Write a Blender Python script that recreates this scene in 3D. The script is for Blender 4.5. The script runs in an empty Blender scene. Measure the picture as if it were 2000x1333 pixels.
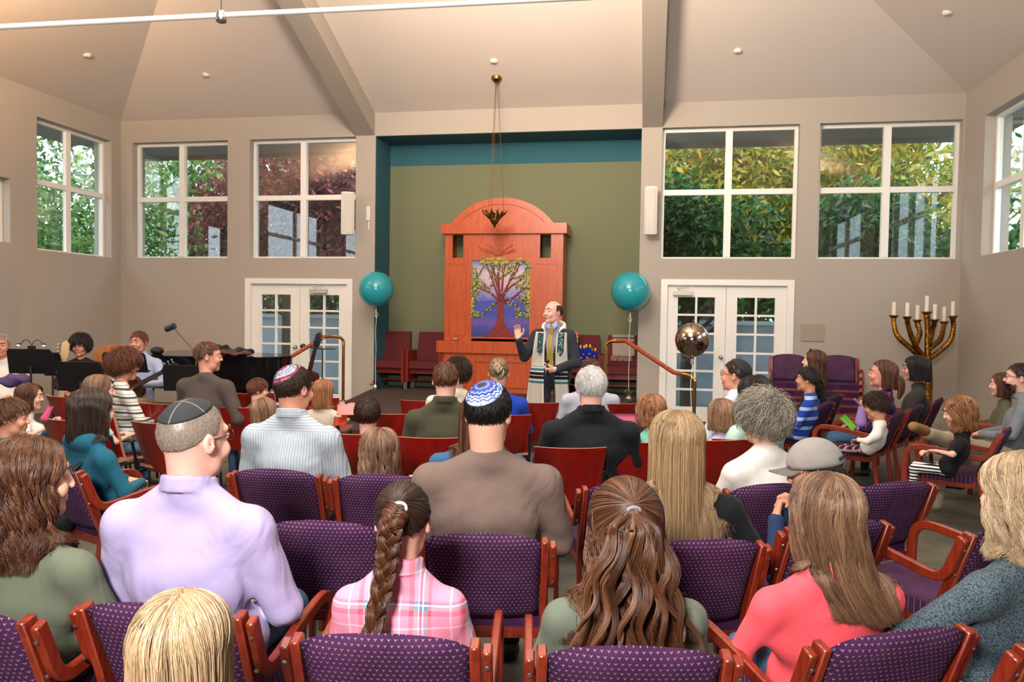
import bpy, bmesh, math, random, time
import numpy as np
from mathutils import Vector, Matrix
from math import sin, cos, pi, radians as rad
T0 = time.time()
scene = bpy.context.scene
COL = scene.collection
random.seed(7); RNG = np.random.default_rng(7)

# ------------------------------------------------------------------ camera
CAM = np.array([0.0, 0.0, 1.52]); FPX = 1490.0
def cam_axes(yaw=10.232, pit=-1.8375, roll=0.8699):
    y, p, r = rad(yaw), rad(pit), rad(roll)
    fw = np.array([-sin(y)*cos(p), cos(y)*cos(p), sin(p)])
    rt = np.array([cos(y), sin(y), 0.0]); up = np.cross(rt, fw)
    return cos(r)*rt+sin(r)*up, -sin(r)*rt+cos(r)*up, fw
CR, CU, CF = cam_axes()
cd = bpy.data.cameras.new('camera'); cam = bpy.data.objects.new('camera', cd); COL.objects.link(cam)
cd.sensor_width = 36.0; cd.lens = FPX/2000*36; cd.clip_start = 0.05; cd.clip_end = 200
cam.matrix_world = Matrix(((CR[0], CU[0], -CF[0], CAM[0]), (CR[1], CU[1], -CF[1], CAM[1]), (CR[2], CU[2], -CF[2], CAM[2]), (0, 0, 0, 1)))
scene.camera = cam
# surveying helpers: a line of sight met with a depth or with a plane of the room
def ray(x, y): return CF + CR*(x-1000)/FPX + CU*(666.5-y)/FPX
def at(x, y, d): return CAM + ray(x, y)*d
def onX(x, y, X): r = ray(x, y); return CAM + r*(X/r[0])
def onY(x, y, Y): r = ray(x, y); return CAM + r*(Y/r[1])
def onZ(x, y, Z): r = ray(x, y); return CAM + r*((Z-CAM[2])/r[2])

# ------------------------------------------------------------------ light
scene.view_settings.view_transform = 'Standard'; scene.view_settings.look = 'None'
scene.view_settings.gamma = 1.0; scene.view_settings.use_curve_mapping = False
scene.view_settings.exposure = 0.97
W = bpy.data.worlds.new('overcast_sky'); scene.world = W; W.use_nodes = True
bgn = W.node_tree.nodes['Background']; bgn.inputs[0].default_value = (0.78, 0.88, 1.0, 1); bgn.inputs[1].default_value = 3.1
def lamp(name, kind, loc, power, color, size=0.3, target=None, size_y=None, spot=None, blend=0.5):
    l = bpy.data.lights.new(name, kind); l.energy = power; l.color = color
    if kind == 'AREA':
        l.size = size
        if size_y: l.shape = 'RECTANGLE'; l.size_y = size_y
    else: l.shadow_soft_size = size
    if spot: l.spot_size = rad(spot); l.spot_blend = blend
    o = bpy.data.objects.new(name, l); COL.objects.link(o); o.location = loc
    if target is not None:
        o.rotation_euler = (Vector(target)-Vector(loc)).to_track_quat('-Z', 'Y').to_euler()
    return o
# the warm track lamps high on the left, the photographer's bounced flash, the ceiling glow
lamp('track_lamp_light', 'SPOT', (-5.2, 4.6, 6.35), 3000, (1.0, 0.74, 0.5), 0.16, (-1.8, 12, 2.6), spot=95, blend=0.9)
lamp('bounce_flash', 'AREA', (-1.6, 2.2, 5.9), 250, (1.0, 0.93, 0.86), 3.0, (-2.2, 8.5, 0.0))
lamp('flash_head', 'AREA', (-0.5, -0.9, 2.5), 130, (1.0, 0.95, 0.9), 0.5, (-1.9, 8, 1.0))
lamp('ceiling_glow_left', 'SPOT', (-6.3, 5.2, 4.6), 1000, (1.0, 0.62, 0.34), 0.3, (-8.0, 7.0, 7.0), spot=130, blend=1.0)
lamp('ceiling_glow_middle', 'SPOT', (-1.6, 5.0, 4.4), 1200, (1.0, 0.78, 0.6), 0.5, (-1.2, 7.2, 6.6), spot=150, blend=1.0)
lamp('ceiling_glow_right', 'SPOT', (3.2, 5.5, 4.3), 150, (1.0, 0.66, 0.4), 0.3, (4.2, 7.0, 6.5), spot=120, blend=1.0)

# ------------------------------------------------------------------ small helpers
def link_mesh(name, me, mat=None, parent=None):
    o = bpy.data.objects.new(name, me); COL.objects.link(o)
    if mat is not None:
        for m in (mat if isinstance(mat, (list, tuple)) else [mat]): me.materials.append(m)
    if parent is not None: o.parent = parent
    return o
def np_mesh(name, V, Fq, smooth=True, mat_idx=None):
    """V (n,3); Fq (m,3) or (m,4) int array"""
    me = bpy.data.meshes.new(name)
    V = np.asarray(V, np.float32); Fq = np.asarray(Fq, np.int32); k = Fq.shape[1]
    me.vertices.add(len(V)); me.vertices.foreach_set('co', V.ravel())
    me.loops.add(Fq.size); me.loops.foreach_set('vertex_index', Fq.ravel())
    me.polygons.add(len(Fq)); me.polygons.foreach_set('loop_start', np.arange(len(Fq), dtype=np.int32)*k)
    me.polygons.foreach_set('loop_total', np.full(len(Fq), k, np.int32))
    me.polygons.foreach_set('use_smooth', np.full(len(Fq), smooth, bool))
    if mat_idx is not None: me.polygons.foreach_set('material_index', np.asarray(mat_idx, np.int32))
    me.update(calc_edges=True); return me
def obj(name, bm, mat=None, parent=None, smooth=None, bevel=0, seg=2):
    """link a bmesh as ONE mesh object"""
    if bevel > 0:
        try: bmesh.ops.bevel(bm, geom=[e for e in bm.edges if e.is_manifold and e.calc_face_angle(0) > 0.5], offset=bevel, segments=seg, profile=0.6, affect='EDGES', clamp_overlap=True)
        except Exception: pass
    bm.normal_update()
    me = bpy.data.meshes.new(name); bm.to_mesh(me); bm.free()
    if smooth: me.shade_smooth()
    if smooth == 'auto' or bevel > 0:
        me.shade_smooth(); me.set_sharp_from_angle(angle=rad(38))
    return link_mesh(name, me, mat, parent)
def B(): return bmesh.new()
def box(bm, x0, x1, y0, y1, z0, z1, M=None):
    vs = [bm.verts.new((x, y, z)) for z in (z0, z1) for y in (y0, y1) for x in (x0, x1)]
    if M is not None:
        for v in vs: v.co = M @ v.co
    for f in ((0, 2, 3, 1), (4, 5, 7, 6), (0, 1, 5, 4), (2, 6, 7, 3), (0, 4, 6, 2), (1, 3, 7, 5)):
        bm.faces.new([vs[i] for i in f])
    return vs
def prism(bm, pts, a0, a1, axis='y'):
    """extrude a closed 2-D outline; axis y: pts are (x,z); axis z: (x,y); axis x: (y,z)"""
    def mk(p, a): return {'y': (p[0], a, p[1]), 'z': (p[0], p[1], a), 'x': (a, p[0], p[1])}[axis]
    A = [bm.verts.new(mk(p, a0)) for p in pts]; Bv = [bm.verts.new(mk(p, a1)) for p in pts]
    n = len(pts)
    bm.faces.new(A); bm.faces.new(Bv[::-1])
    for i in range(n): bm.faces.new([A[i], Bv[i], Bv[(i+1) % n], A[(i+1) % n]])
    bmesh.ops.recalc_face_normals(bm, faces=bm.faces)
def lathe(bm, prof, n=24, c=(0, 0, 0), M=None):
    rings = []
    for r, z in prof:
        if r < 1e-5: rings.append([bm.verts.new((c[0], c[1], c[2]+z))])
        else: rings.append([bm.verts.new((c[0]+r*cos(2*pi*i/n), c[1]+r*sin(2*pi*i/n), c[2]+z)) for i in range(n)])
    if M is not None:
        for rg in rings:
            for v in rg: v.co = M @ v.co
    for a, b in zip(rings, rings[1:]):
        for i in range(n):
            j = (i+1) % n
            q = [a[i % len(a)], a[j % len(a)], b[j % len(b)], b[i % len(b)]]
            q = [v for k, v in enumerate(q) if v not in q[:k]]
            if len(q) > 2:
                try: bm.faces.new(q)
                except ValueError: pass
    for rg in (rings[0], rings[-1]):
        if len(rg) > 2:
            try: bm.faces.new(rg)
            except ValueError: pass
    bmesh.ops.recalc_face_normals(bm, faces=bm.faces)
def smooth_path(pts, sub=6):
    pts = [np.array(p, float) for p in pts]; out = []
    P = [2*pts[0]-pts[1]]+pts+[2*pts[-1]-pts[-2]]
    for i in range(1, len(P)-2):
        for s in range(sub):
            t = s/sub; a, b, c, d = P[i-1:i+3]
            out.append(.5*((2*b)+(-a+c)*t+(2*a-5*b+4*c-d)*t*t+(-a+3*b-3*c+d)*t**3))
    out.append(pts[-1]); return out
def tube(bm, pts, r, n=10, sub=0, flat=None, caps=True):
    """r: number or list; flat=(w,t): rectangular section, w along the local side vector"""
    if sub: 
        if not np.isscalar(r): r = [float(x) for x in np.interp(np.linspace(0, len(pts)-1, (len(pts)-1)*sub+1), range(len(pts)), r)]
        pts = smooth_path(pts, sub)
    pts = [np.array(p, float) for p in pts]; m = len(pts)
    side = None; rings = []
    for i, p in enumerate(pts):
        t = pts[min(i+1, m-1)]-pts[max(i-1, 0)]; t = t/(np.linalg.norm(t)+1e-9)
        if side is None:
            ref = np.array([1.0, 0, 0]) if abs(t[0]) < .9 else np.array([0, 0, 1.0])
            side = ref-t*np.dot(ref, t)
        else: side = side-t*np.dot(side, t)
        side = side/(np.linalg.norm(side)+1e-9); up = np.cross(side, t)
        rr = r if np.isscalar(r) else r[i]
        if flat: rings.append([bm.verts.new(p+side*a*flat[0]/2+up*b*flat[1]/2) for a, b in ((-1, -1), (1, -1), (1, 1), (-1, 1))])
        else: rings.append([bm.verts.new(p+(side*cos(2*pi*k/n)+up*sin(2*pi*k/n))*rr) for k in range(n)])
    k = len(rings[0])
    for a, b in zip(rings, rings[1:]):
        for i in range(k): bm.faces.new([a[i], a[(i+1) % k], b[(i+1) % k], b[i]])
    if caps: bm.faces.new(rings[0][::-1]); bm.faces.new(rings[-1])
def ball(bm, c, r, u=16, v=10, s=(1, 1, 1)):
    M = Matrix.Translation(c) @ Matrix.Diagonal((r*s[0], r*s[1], r*s[2], 1))
    bmesh.ops.create_uvsphere(bm, u_segments=u, v_segments=v, radius=1, matrix=M)
def thing(name, label, cat, loc=(0, 0, 0), rotz=0, group=None):
    o = bpy.data.objects.new(name, None); COL.objects.link(o)
    o.location = loc; o.rotation_euler = (0, 0, rotz); o.empty_display_size = 0.1
    o['label'] = label; o['category'] = cat
    if group: o['group'] = group
    return o
def tag(o, label, cat, group=None, kind=None):
    o['label'] = label; o['category'] = cat
    if group: o['group'] = group
    if kind: o['kind'] = kind
    return o
def struct(name, bm, mat, parent=None, **k):
    o = obj(name, bm, mat, parent, **k)
    if parent is None: o['kind'] = 'structure'
    return o
def copy_tree(o, parent=None):
    c = o.copy(); COL.objects.link(c); c.parent = parent
    for ch in list(o.children): copy_tree(ch, c)
    return c
def plabel(o, t): o['label'] = t; return o

# ------------------------------------------------------------------ materials
def srgb(h):
    h = h.lstrip('#'); c = [int(h[i:i+2], 16)/255 for i in (0, 2, 4)]
    return tuple(((x/12.92) if x <= .04045 else ((x+.055)/1.055)**2.4) for x in c)+(1,)
MATS = {}
class NT:
    def __init__(s, name, rough=.6, metal=0, spec=.5, color=(.8, .8, .8, 1)):
        s.m = bpy.data.materials.new(name); s.m.use_nodes = True; s.t = s.m.node_tree
        s.b = s.t.nodes['Principled BSDF']; s.set('Base Color', color); s.set('Roughness', rough)
        s.set('Metallic', metal); s.set('Specular IOR Level', spec)
    def set(s, k, v):
        if hasattr(v, 'is_output') or isinstance(v, bpy.types.NodeSocket): s.t.links.new(v, s.b.inputs[k])
        else: s.b.inputs[k].default_value = v
    def n(s, ty, props=None, **ins):
        nd = s.t.nodes.new(ty)
        for k, v in (props or {}).items(): setattr(nd, k, v)
        for k, v in ins.items():
            i = nd.inputs[int(k[1:])] if k[0] == 'i' and k[1:].isdigit() else nd.inputs[k.replace('_', ' ')]
            if isinstance(v, bpy.types.NodeSocket): s.t.links.new(v, i)
            else: i.default_value = v
        return nd
    def mth(s, op, a, b=0, c=0):
        return s.n('ShaderNodeMath', {'operation': op}, i0=a, i1=b, i2=c).outputs[0]
    def coord(s, kind='Object'): return s.n('ShaderNodeTexCoord').outputs[kind]
    def xyz(s, v):
        x = s.n('ShaderNodeSeparateXYZ', i0=v); return x.outputs[0], x.outputs[1], x.outputs[2]
    def ramp(s, f, stops, interp='LINEAR'):
        r = s.n('ShaderNodeValToRGB', Fac=f); e = r.color_ramp; e.interpolation = interp
        while len(e.elements) < len(stops): e.elements.new(.5)
        for el, (p, c) in zip(e.elements, stops): el.position = p; el.color = c
        return r.outputs[0]
    def mix(s, f, a, b):
        nd = s.t.nodes.new('ShaderNodeMix'); nd.data_type = 'RGBA'
        for i, v in ((0, f), (6, a), (7, b)):
            if isinstance(v, bpy.types.NodeSocket): s.t.links.new(v, nd.inputs[i])
            else: nd.inputs[i].default_value = v
        return nd.outputs[2]
    def noise(s, scale, detail=3, vec=None, rough=.5, dist=0.0):
        k = dict(Scale=scale, Detail=detail, Roughness=rough, Distortion=dist)
        if vec is not None: k['Vector'] = vec
        return s.n('ShaderNodeTexNoise', **k).outputs[0]
    def scaled(s, sc, kind='Object', rot=(0, 0, 0)):
        return s.n('ShaderNodeMapping', Vector=s.coord(kind), Scale=sc, Rotation=rot).outputs[0]
    def bump(s, h, st=.3, dist=.01):
        s.set('Normal', s.n('ShaderNodeBump', Strength=st, Distance=dist, Height=h).outputs[0])
def plain(name, col, rough=.6, metal=0, bump=None, spec=.5, var=0.0, vs=6):
    if name in MATS: return MATS[name]
    c = srgb(col) if isinstance(col, str) else col
    t = NT(name, rough, metal, spec, c)
    if var:
        f = t.noise(vs, 4); d = tuple(x*(1-var) for x in c[:3])+(1,); l = tuple(min(1, x*(1+var)) for x in c[:3])+(1,)
        t.set('Base Color', t.ramp(f, [(.3, d), (.7, l)]))
    if bump: t.bump(t.noise(bump[0], 3, t.coord()), bump[1], bump[2] if len(bump) > 2 else .01)
    MATS[name] = t.m; return t.m
def wood(name, dark, light, scale=(14, 14, 1.4), rough=.35, coat=.3):
    t = NT(name, rough); v = t.scaled(scale)
    f = t.noise(3.0, 6, v, .6, .6)
    t.set('Base Color', t.ramp(f, [(.3, srgb(dark)), (.68, srgb(light))])); t.set('Coat Weight', coat); t.set('Coat Roughness', .25)
    return t.m
WALL = plain('warm grey wall paint', '#a9a095', .85, bump=(90, .06, .003))
CEIL = plain('pale ceiling paint', '#d2c8c0', .9, bump=(60, .05, .003))
BEAM = plain('taupe beam paint', '#a39b90', .85)
TRIM = plain('white gloss trim paint', '#e9e6df', .4)
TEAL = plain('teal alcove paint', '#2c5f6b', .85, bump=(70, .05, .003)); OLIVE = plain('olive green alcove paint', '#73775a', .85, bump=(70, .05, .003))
BRASS = plain('polished brass', '#c9974f', .22, 1.0)
DBRASS = plain('aged brass', '#8a6a34', .38, 1.0)
BRONZE = None
STEEL = plain('brushed steel', '#b9b9b8', .3, 1.0)
BLACKM = plain('matte black metal', '#101113', .45)
BLACKP = plain('glossy black lacquer', '#08090c', .12)
WPLAST = plain('off white plastic', '#d8d4cc', .5)
CHERRY = wood('red stained beech', '#641c0d', '#8a2c15', (20, 20, 2.5))
ARKW = wood('orange cherry veneer', '#a63f14', '#c35820', (10, 10, 1.1), .38, .25)
ARKD = wood('darker cherry panel', '#9e3f17', '#bb5523', (9, 9, 1.6), .42, .2)  # slightly darker cherry for the cabinet doors, carving and arch bead
RAILW = wood('mahogany handrail', '#7e3015', '#a54a22', (14, 3, 14), .3)
REDPLY = wood('dark red lacquered plywood', '#700804', '#8a0d07', (6, 6, 1.5), .32, .4)
PLYEDGE = plain('pale plywood edge', '#a97b62', .5)
MAROON = plain('maroon upholstery', '#5d1416', .8, bump=(300, .2, .002))
def triangle_fabric(name, ax):
    """purple upholstery woven with small staggered three-armed flecks"""
    t = NT(name, .85); x, y, z = t.xyz(t.coord()); u = x; v = z if ax == 'xz' else y
    P = .0155; Q = .0135
    row = t.mth('FLOOR', t.mth('DIVIDE', v, Q)); odd = t.mth('MODULO', t.mth('ABSOLUTE', row), 2.0)
    uu = t.mth('SUBTRACT', t.mth('FRACT', t.mth('ADD', t.mth('DIVIDE', u, P), t.mth('MULTIPLY', odd, .5))), .5)
    vv = t.mth('SUBTRACT', t.mth('FRACT', t.mth('DIVIDE', v, Q)), .5)
    au = t.mth('ABSOLUTE', uu)
    # arms of a small Y: stem below, two arms above
    stem = t.mth('MULTIPLY', t.mth('LESS_THAN', au, .055), t.mth('MULTIPLY', t.mth('LESS_THAN', vv, .05), t.mth('GREATER_THAN', vv, -.22)))
    arm = t.mth('MULTIPLY', t.mth('LESS_THAN', t.mth('ABSOLUTE', t.mth('SUBTRACT', vv, t.mth('MULTIPLY', au, .75))), .07), t.mth('LESS_THAN', au, .22))
    m = t.mth('MAXIMUM', stem, arm)
    base = t.ramp(t.noise(9, 2, t.coord()), [(.35, srgb('#36183a')), (.7, srgb('#472648'))])
    t.set('Base Color', t.mix(m, base, srgb('#957a86'))); t.set('Specular IOR Level', .15)
    t.bump(t.noise(500, 1, t.coord()), .25, .002)
    return t.m
FAB_BACK = triangle_fabric('purple flecked fabric upright', 'xz')
FAB_SEAT = triangle_fabric('purple flecked fabric seat', 'xy')
def glass_mat():
    m = bpy.data.materials.new('window glass'); m.use_nodes = True; t = m.node_tree; t.nodes.clear()
    out = t.nodes.new('ShaderNodeOutputMaterial'); mx = t.nodes.new('ShaderNodeMixShader')
    tr = t.nodes.new('ShaderNodeBsdfTransparent'); gl = t.nodes.new('ShaderNodeBsdfGlossy'); lw = t.nodes.new('ShaderNodeLayerWeight'); lw.inputs[0].default_value = .5; pw = t.nodes.new('ShaderNodeMath'); pw.operation = 'POWER'; pw.inputs[1].default_value = 4; fr = t.nodes.new('ShaderNodeMath'); fr.operation = 'MULTIPLY_ADD'; fr.inputs[1].default_value = .6; fr.inputs[2].default_value = .07; t.links.new(lw.outputs['Facing'], pw.inputs[0]); t.links.new(pw.outputs[0], fr.inputs[0])
    tr.inputs[0].default_value = (.93, .96, .95, 1); gl.inputs['Roughness'].default_value = .01
    t.links.new(fr.outputs[0], mx.inputs[0]); t.links.new(tr.outputs[0], mx.inputs[1]); t.links.new(gl.outputs[0], mx.inputs[2])
    t.links.new(mx.outputs[0], out.inputs[0]); return m
GLASS = glass_mat()
# ------------------------------------------------------------------ the room shell
XL, XR, YB, ZC, ZH, ZS = -8.786, 4.207, 11.5, 4.685, 4.325, 2.41
YF = -4.2; WT = .32
def wall_y(bm, x0, x1, z0, z1, holes, Y, t):
    """wall in the plane Y, thickness t outward, with rectangular holes (x0,x1,z0,z1)"""
    xs = sorted({x0, x1, *[h[0] for h in holes], *[h[1] for h in holes]}); zs = sorted({z0, z1, *[h[2] for h in holes], *[h[3] for h in holes]})
    for a, b in zip(xs, xs[1:]):
        for c, d in zip(zs, zs[1:]):
            mx, mz = (a+b)/2, (c+d)/2
            if any(h[0] < mx < h[1] and h[2] < mz < h[3] for h in holes): continue
            box(bm, a, b, Y, Y+t, c, d)
def wall_x(bm, y0, y1, z0, z1, holes, X, t):
    ys = sorted({y0, y1, *[h[0] for h in holes], *[h[1] for h in holes]}); zs = sorted({z0, z1, *[h[2] for h in holes], *[h[3] for h in holes]})
    for a, b in zip(ys, ys[1:]):
        for c, d in zip(zs, zs[1:]):
            mx, mz = (a+b)/2, (c+d)/2
            if any(h[0] < mx < h[1] and h[2] < mz < h[3] for h in holes): continue
            box(bm, min(X, X+t), max(X, X+t), a, b, c, d)
AX0, AX1, AYB = -4.30, -.175, 12.2      # alcove
BW = [(-8.57, -6.835, ZS, ZH), (-6.445, -4.625, ZS, ZH), (.125, 2.045, ZS, ZH), (2.315, 4.18, ZS, ZH)]
BD = [(-6.50, -4.67, 0, 2.08), (.16, 2.015, 0, 2.105)]
bm = B(); wall_y(bm, XL-WT, AX0, 0, ZC, BW[:2]+[BD[0]], YB, WT)
wall_y(bm, AX1, XR+WT, 0, ZC, BW[2:]+[BD[1]], YB, WT); box(bm, AX0, AX1, YB, YB+WT, ZH, ZC)
bmesh.ops.remove_doubles(bm, verts=bm.verts, dist=1e-4)
struct('wall_back', bm, WALL)
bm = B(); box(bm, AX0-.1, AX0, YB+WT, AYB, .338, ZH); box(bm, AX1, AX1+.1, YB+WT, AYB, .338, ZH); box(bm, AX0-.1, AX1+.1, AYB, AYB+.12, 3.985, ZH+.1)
box(bm, AX0-.1, AX1+.1, YB+WT, AYB, ZH, ZH+.1)
box(bm, AX0-.001, AX0+.006, YB+.01, YB+WT, .338, ZH); box(bm, AX1-.006, AX1+.001, YB+.01, YB+WT, .338, ZH)
box(bm, AX0, AX1, YB+.01, YB+WT, ZH-.006, ZH+.001)
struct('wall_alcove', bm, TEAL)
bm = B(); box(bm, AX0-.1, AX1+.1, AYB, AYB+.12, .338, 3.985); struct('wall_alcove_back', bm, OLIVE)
LW = [(9.72, 11.27, 2.39, 4.31), (8.3, 9.245, 2.44, 3.33)]
bm = B(); wall_x(bm, YF, YB, 0, ZC, LW+[(-1.0, 2.2, 2.39, 4.3), (3.5, 6.8, 2.39, 4.3)], XL, -WT); struct('wall_left', bm, WALL)
RW = [(7.6, 10.86, 2.40, 4.21), (3.2, 6.6, 2.40, 4.21)]
bm = B(); wall_x(bm, YF, YB, 0, ZC, RW, XR, WT); struct('wall_right', bm, WALL)
bm = B(); box(bm, XL-WT, XR+WT, YF-WT, YF, 0, ZC); struct('wall_front', bm, WALL)
# floor
t = NT('worn carpet tiles', .9); f = t.noise(5, 5, t.coord()); g = t.noise(140, 2, t.coord())
t.set('Base Color', t.mix(t.mth('MULTIPLY', g, .6), t.ramp(f, [(.3, srgb('#4b4a40')), (.7, srgb('#676353'))]), srgb('#3c3b36')))
t.bump(g, .3, .004)
bm = B(); box(bm, XL-WT, XR+WT, YF-WT, YB+WT, -.15, 0); struct('floor', bm, t.m)
# hipped ceiling
SL = .4; cx = (XL+XR)/2; hw = (XR-XL)/2; zt = ZC+SL*hw
def slab(bm, pts, th=.12):
    a = [bm.verts.new(p) for p in pts]; b = [bm.verts.new((p[0], p[1], p[2]+th)) for p in pts]
    bm.faces.new(a); bm.faces.new(b[::-1]); n = len(pts)
    for i in range(n): bm.faces.new([a[i], b[i], b[(i+1) % n], a[(i+1) % n]])
r0 = (cx, YB-hw, zt); r1 = (cx, YF+hw, zt)
for nm, pts in (('ceiling', [(XL, YB, ZC), (XR, YB, ZC), r0]), ('ceiling_left', [(XL, YF, ZC), (XL, YB, ZC), r0, r1]),
                ('ceiling_right', [(XR, YB, ZC), (XR, YF, ZC), r1, r0]), ('ceiling_front', [(XR, YF, ZC), (XL, YF, ZC), r1])):
    bm = B(); slab(bm, pts); bmesh.ops.recalc_face_normals(bm, faces=bm.faces); struct(nm, bm, CEIL)
# sloping beams above the two columns
def beam(name, x0, x1):
    bm = B(); L = YB-(YB-hw)+.8
    pts = [(YB, 4.335), (YB, ZC+.05), (YB-L, ZC+.05+SL*L), (YB-L, 4.335+SL*1.02*L)]
    prism(bm, pts, x0, x1, 'x'); struct(name, bm, BEAM)
beam('trim_1', -4.64, -4.315); beam('trim_2', -.17, .125)
# baseboard
bm = B()
for a, b in ((XL, -6.5), (-4.67, AX0), (AX1, .16), (2.015, XR)): box(bm, a, b, YB-.015, YB, 0, .12)
struct('baseboard_back', bm, WALL)
bm = B(); box(bm, XR-.015, XR, YF, YB-.015, 0, .12); struct('baseboard_right', bm, WALL)
bm = B(); box(bm, XL, XL+.015, YF, YB-.015, 0, .12); struct('baseboard_left', bm, WALL)

# windows: a frame, a cross of bars, one pane of glass each
WN = [0]
def window(axis, a0, a1, z0, z1, P, vbars, hbars, fw=.045, out=1):
    """axis 'y': window in plane Y=P spanning x a0..a1 ; axis 'x': plane X=P spanning y"""
    WN[0] += 1; r = bpy.data.objects.new('window_%d' % WN[0], None); COL.objects.link(r); r['kind'] = 'structure'
    d0, d1 = (.13, .20) if out > 0 else (-.20, -.13)
    def bx(bm, u0, u1, w0, w1, e0=None, e1=None):
        e0 = P+d0 if e0 is None else e0; e1 = P+d1 if e1 is None else e1
        if axis == 'y': box(bm, u0, u1, e0, e1, w0, w1)
        else: box(bm, e0, e1, u0, u1, w0, w1)
    bm = B()
    bx(bm, a0, a0+fw, z0, z1); bx(bm, a1-fw, a1, z0, z1); bx(bm, a0+fw, a1-fw, z0, z0+fw*.7); bx(bm, a0+fw, a1-fw, z1-fw, z1)
    # inner reveal lining
    obj('window_frame', bm, TRIM, r, bevel=.004, seg=1)
    for v in vbars:
        bm = B(); bx(bm, v-.048, v+.048, z0+fw*.7, z1-fw, P+d0-.02*out, P+d1-.01*out); obj('window_mullion', bm, TRIM, r, bevel=.004, seg=1)
    for h in hbars:
        us = [a0+fw]+[q for v in vbars for q in (v-.048, v+.048)]+[a1-fw]
        bm = B()
        for u0, u1 in zip(us[::2], us[1::2]): bx(bm, u0, u1, h-.04, h+.04, P+d0-.01*out, P+d1-.01*out)
        obj('window_transom', bm, TRIM, r, bevel=.004, seg=1)
    bm = B(); m = P+(d0+d1)/2; bx(bm, a0+.02, a1-.02, z0+.02, z1-.02, m-.002, m+.002); obj('window_pane', bm, GLASS, r)
    return r
ZM = 3.395
for i, w in enumerate(BW): window('y', w[0], w[1], w[2], w[3], YB, [(w[0]+w[1])/2+(-.03 if i < 2 else .0)], [ZM])
window('x', 9.72, 11.27, 2.39, 4.31, XL, [10.47], [3.40], out=-1)
window('x', 8.3, 9.245, 2.44, 3.33, XL, [], [], out=-1)
for y0, y1 in ((-1.0, 2.2), (3.5, 6.8)): window('x', y0, y1, 2.39, 4.3, XL, [(y0+y1)/2], [3.4], out=-1)
window('x', 7.6, 10.86, 2.40, 4.21, XR, [8.4, 9.25, 10.02], [3.30]); window('x', 3.2, 6.6, 2.40, 4.21, XR, [4.9], [3.3])

# french doors
def french(n, x0, x1, zt):
    r = bpy.data.objects.new('door_%d' % n, None); COL.objects.link(r); r['kind'] = 'structure'
    bm = B(); c = .085
    for a, b in ((x0-.01, x0+c), (x1-c, x1+.01)): box(bm, a, b, YB-.02, YB+.16, 0, zt)
    box(bm, x0+c, x1-c, YB-.02, YB+.16, zt-c, zt); obj('door_frame', bm, TRIM, r, bevel=.006)
    ix0, ix1, top = x0+c, x1-c, zt-c-.004; mid = (ix0+ix1)/2
    for li, (a, b) in enumerate(((ix0, mid-.003), (mid+.003, ix1))):
        lf = B(); st = .155; g0, g1 = a+st, b-st+.0; gz0, gz1 = .22, top-.17
        rows = 6; wbar = .03; gm = (g0+g1)/2; ph = (gz1-gz0-(rows-1)*wbar)/rows
        holes = []
        for k in range(rows):
            z0 = gz0+k*(ph+wbar)
            holes += [(g0, gm-wbar/2, z0, z0+ph), (gm+wbar/2, g1, z0, z0+ph)]
        wall_y(lf, a, b, .01, top, holes, YB+.05, .045); bmesh.ops.remove_doubles(lf, verts=lf.verts, dist=1e-5)
        leaf = obj('door_leaf', lf, TRIM, r)
        gb = B(); box(gb, g0-.005, g1+.005, YB+.07, YB+.075, gz0-.005, gz1+.005); obj('door_glass', gb, GLASS, leaf)
        if li == 0:
            hb = B(); hx = b-.055; hz = .97
            lathe(hb, [(.03, 0), (.032, .006), (.012, .01), (.011, .04), (.025, .05), (.029, .066), (.022, .082), (0, .086)], 18, M=Matrix.Translation((hx, YB+.05, hz)) @ Matrix.Rotation(pi/2, 4, 'X'))
            obj('door_knob', hb, STEEL, leaf, smooth=True)
    # closer
    cb = B(); kx = ix0+.02 if n == 2 else mid+.14
    box(cb, kx+.06, kx+.34, YB-.03, YB+.05, top-.145, top-.08)
    tube(cb, [(kx+.16, YB, top-.08), (kx+.12, YB-.02, top-.045), (kx+.3, YB-.02, top-.03)], .007, 6)
    obj('door_closer', cb, plain('closer silver', '#b9b6ad', .4, .3), r, bevel=.004)
french(1, BD[0][0], BD[0][1], BD[0][3]); french(2, BD[1][0], BD[1][1], BD[1][3])
# plain flush door in the left wall
bm = B(); box(bm, XL, XL+.02, 8.2, 9.34, 0, 2.15); box(bm, XL+.02, XL+.028, 8.25, 9.28, 0, 1.16); struct('door_3', bm, plain('grey door paint', '#a49d96', .6), bevel=.004)

# stage
t = NT('dark plum stage carpet', .95); g = t.noise(180, 2, t.coord())
t.set('Base Color', t.ramp(g, [(.3, srgb('#33231f')), (.7, srgb('#483430'))])); t.bump(g, .3, .004); STAGE = t.m
sp = [(AX0, AYB), (AX0, YB), (-4.33, YB-.02), (-4.05, 9.75), (-3.72, 9.12), (-3.14, 8.68), (-2.4, 8.45), (-1.55, 8.62), (-.9, 9.15), (-.45, 9.85), (-.17, YB-.02), (AX1, YB), (AX1, AYB)]
bm = B(); prism(bm, sp, 0, .31, 'z'); r = struct('stage_platform', bm, plain('black stage riser', '#1c1819', .7)); 
spo = [(x, y) for x, y in sp]
bm = B(); prism(bm, spo, .31, .338, 'z'); struct('stage_carpet', bm, STAGE, r, bevel=.004)
bm = B(); cxs, cys = -2.3, 10.5
prism(bm, [(-4.3, YB-.4), (-4.45, 9.7), (-4.05, 8.9), (-3.4, 8.42), (-2.4, 8.15), (-1.4, 8.32), (-.6, 8.9), (-.05, 9.7), (-.1, YB-.4)], 0, .17, 'z')
struct('stage_step', bm, STAGE)

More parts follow.
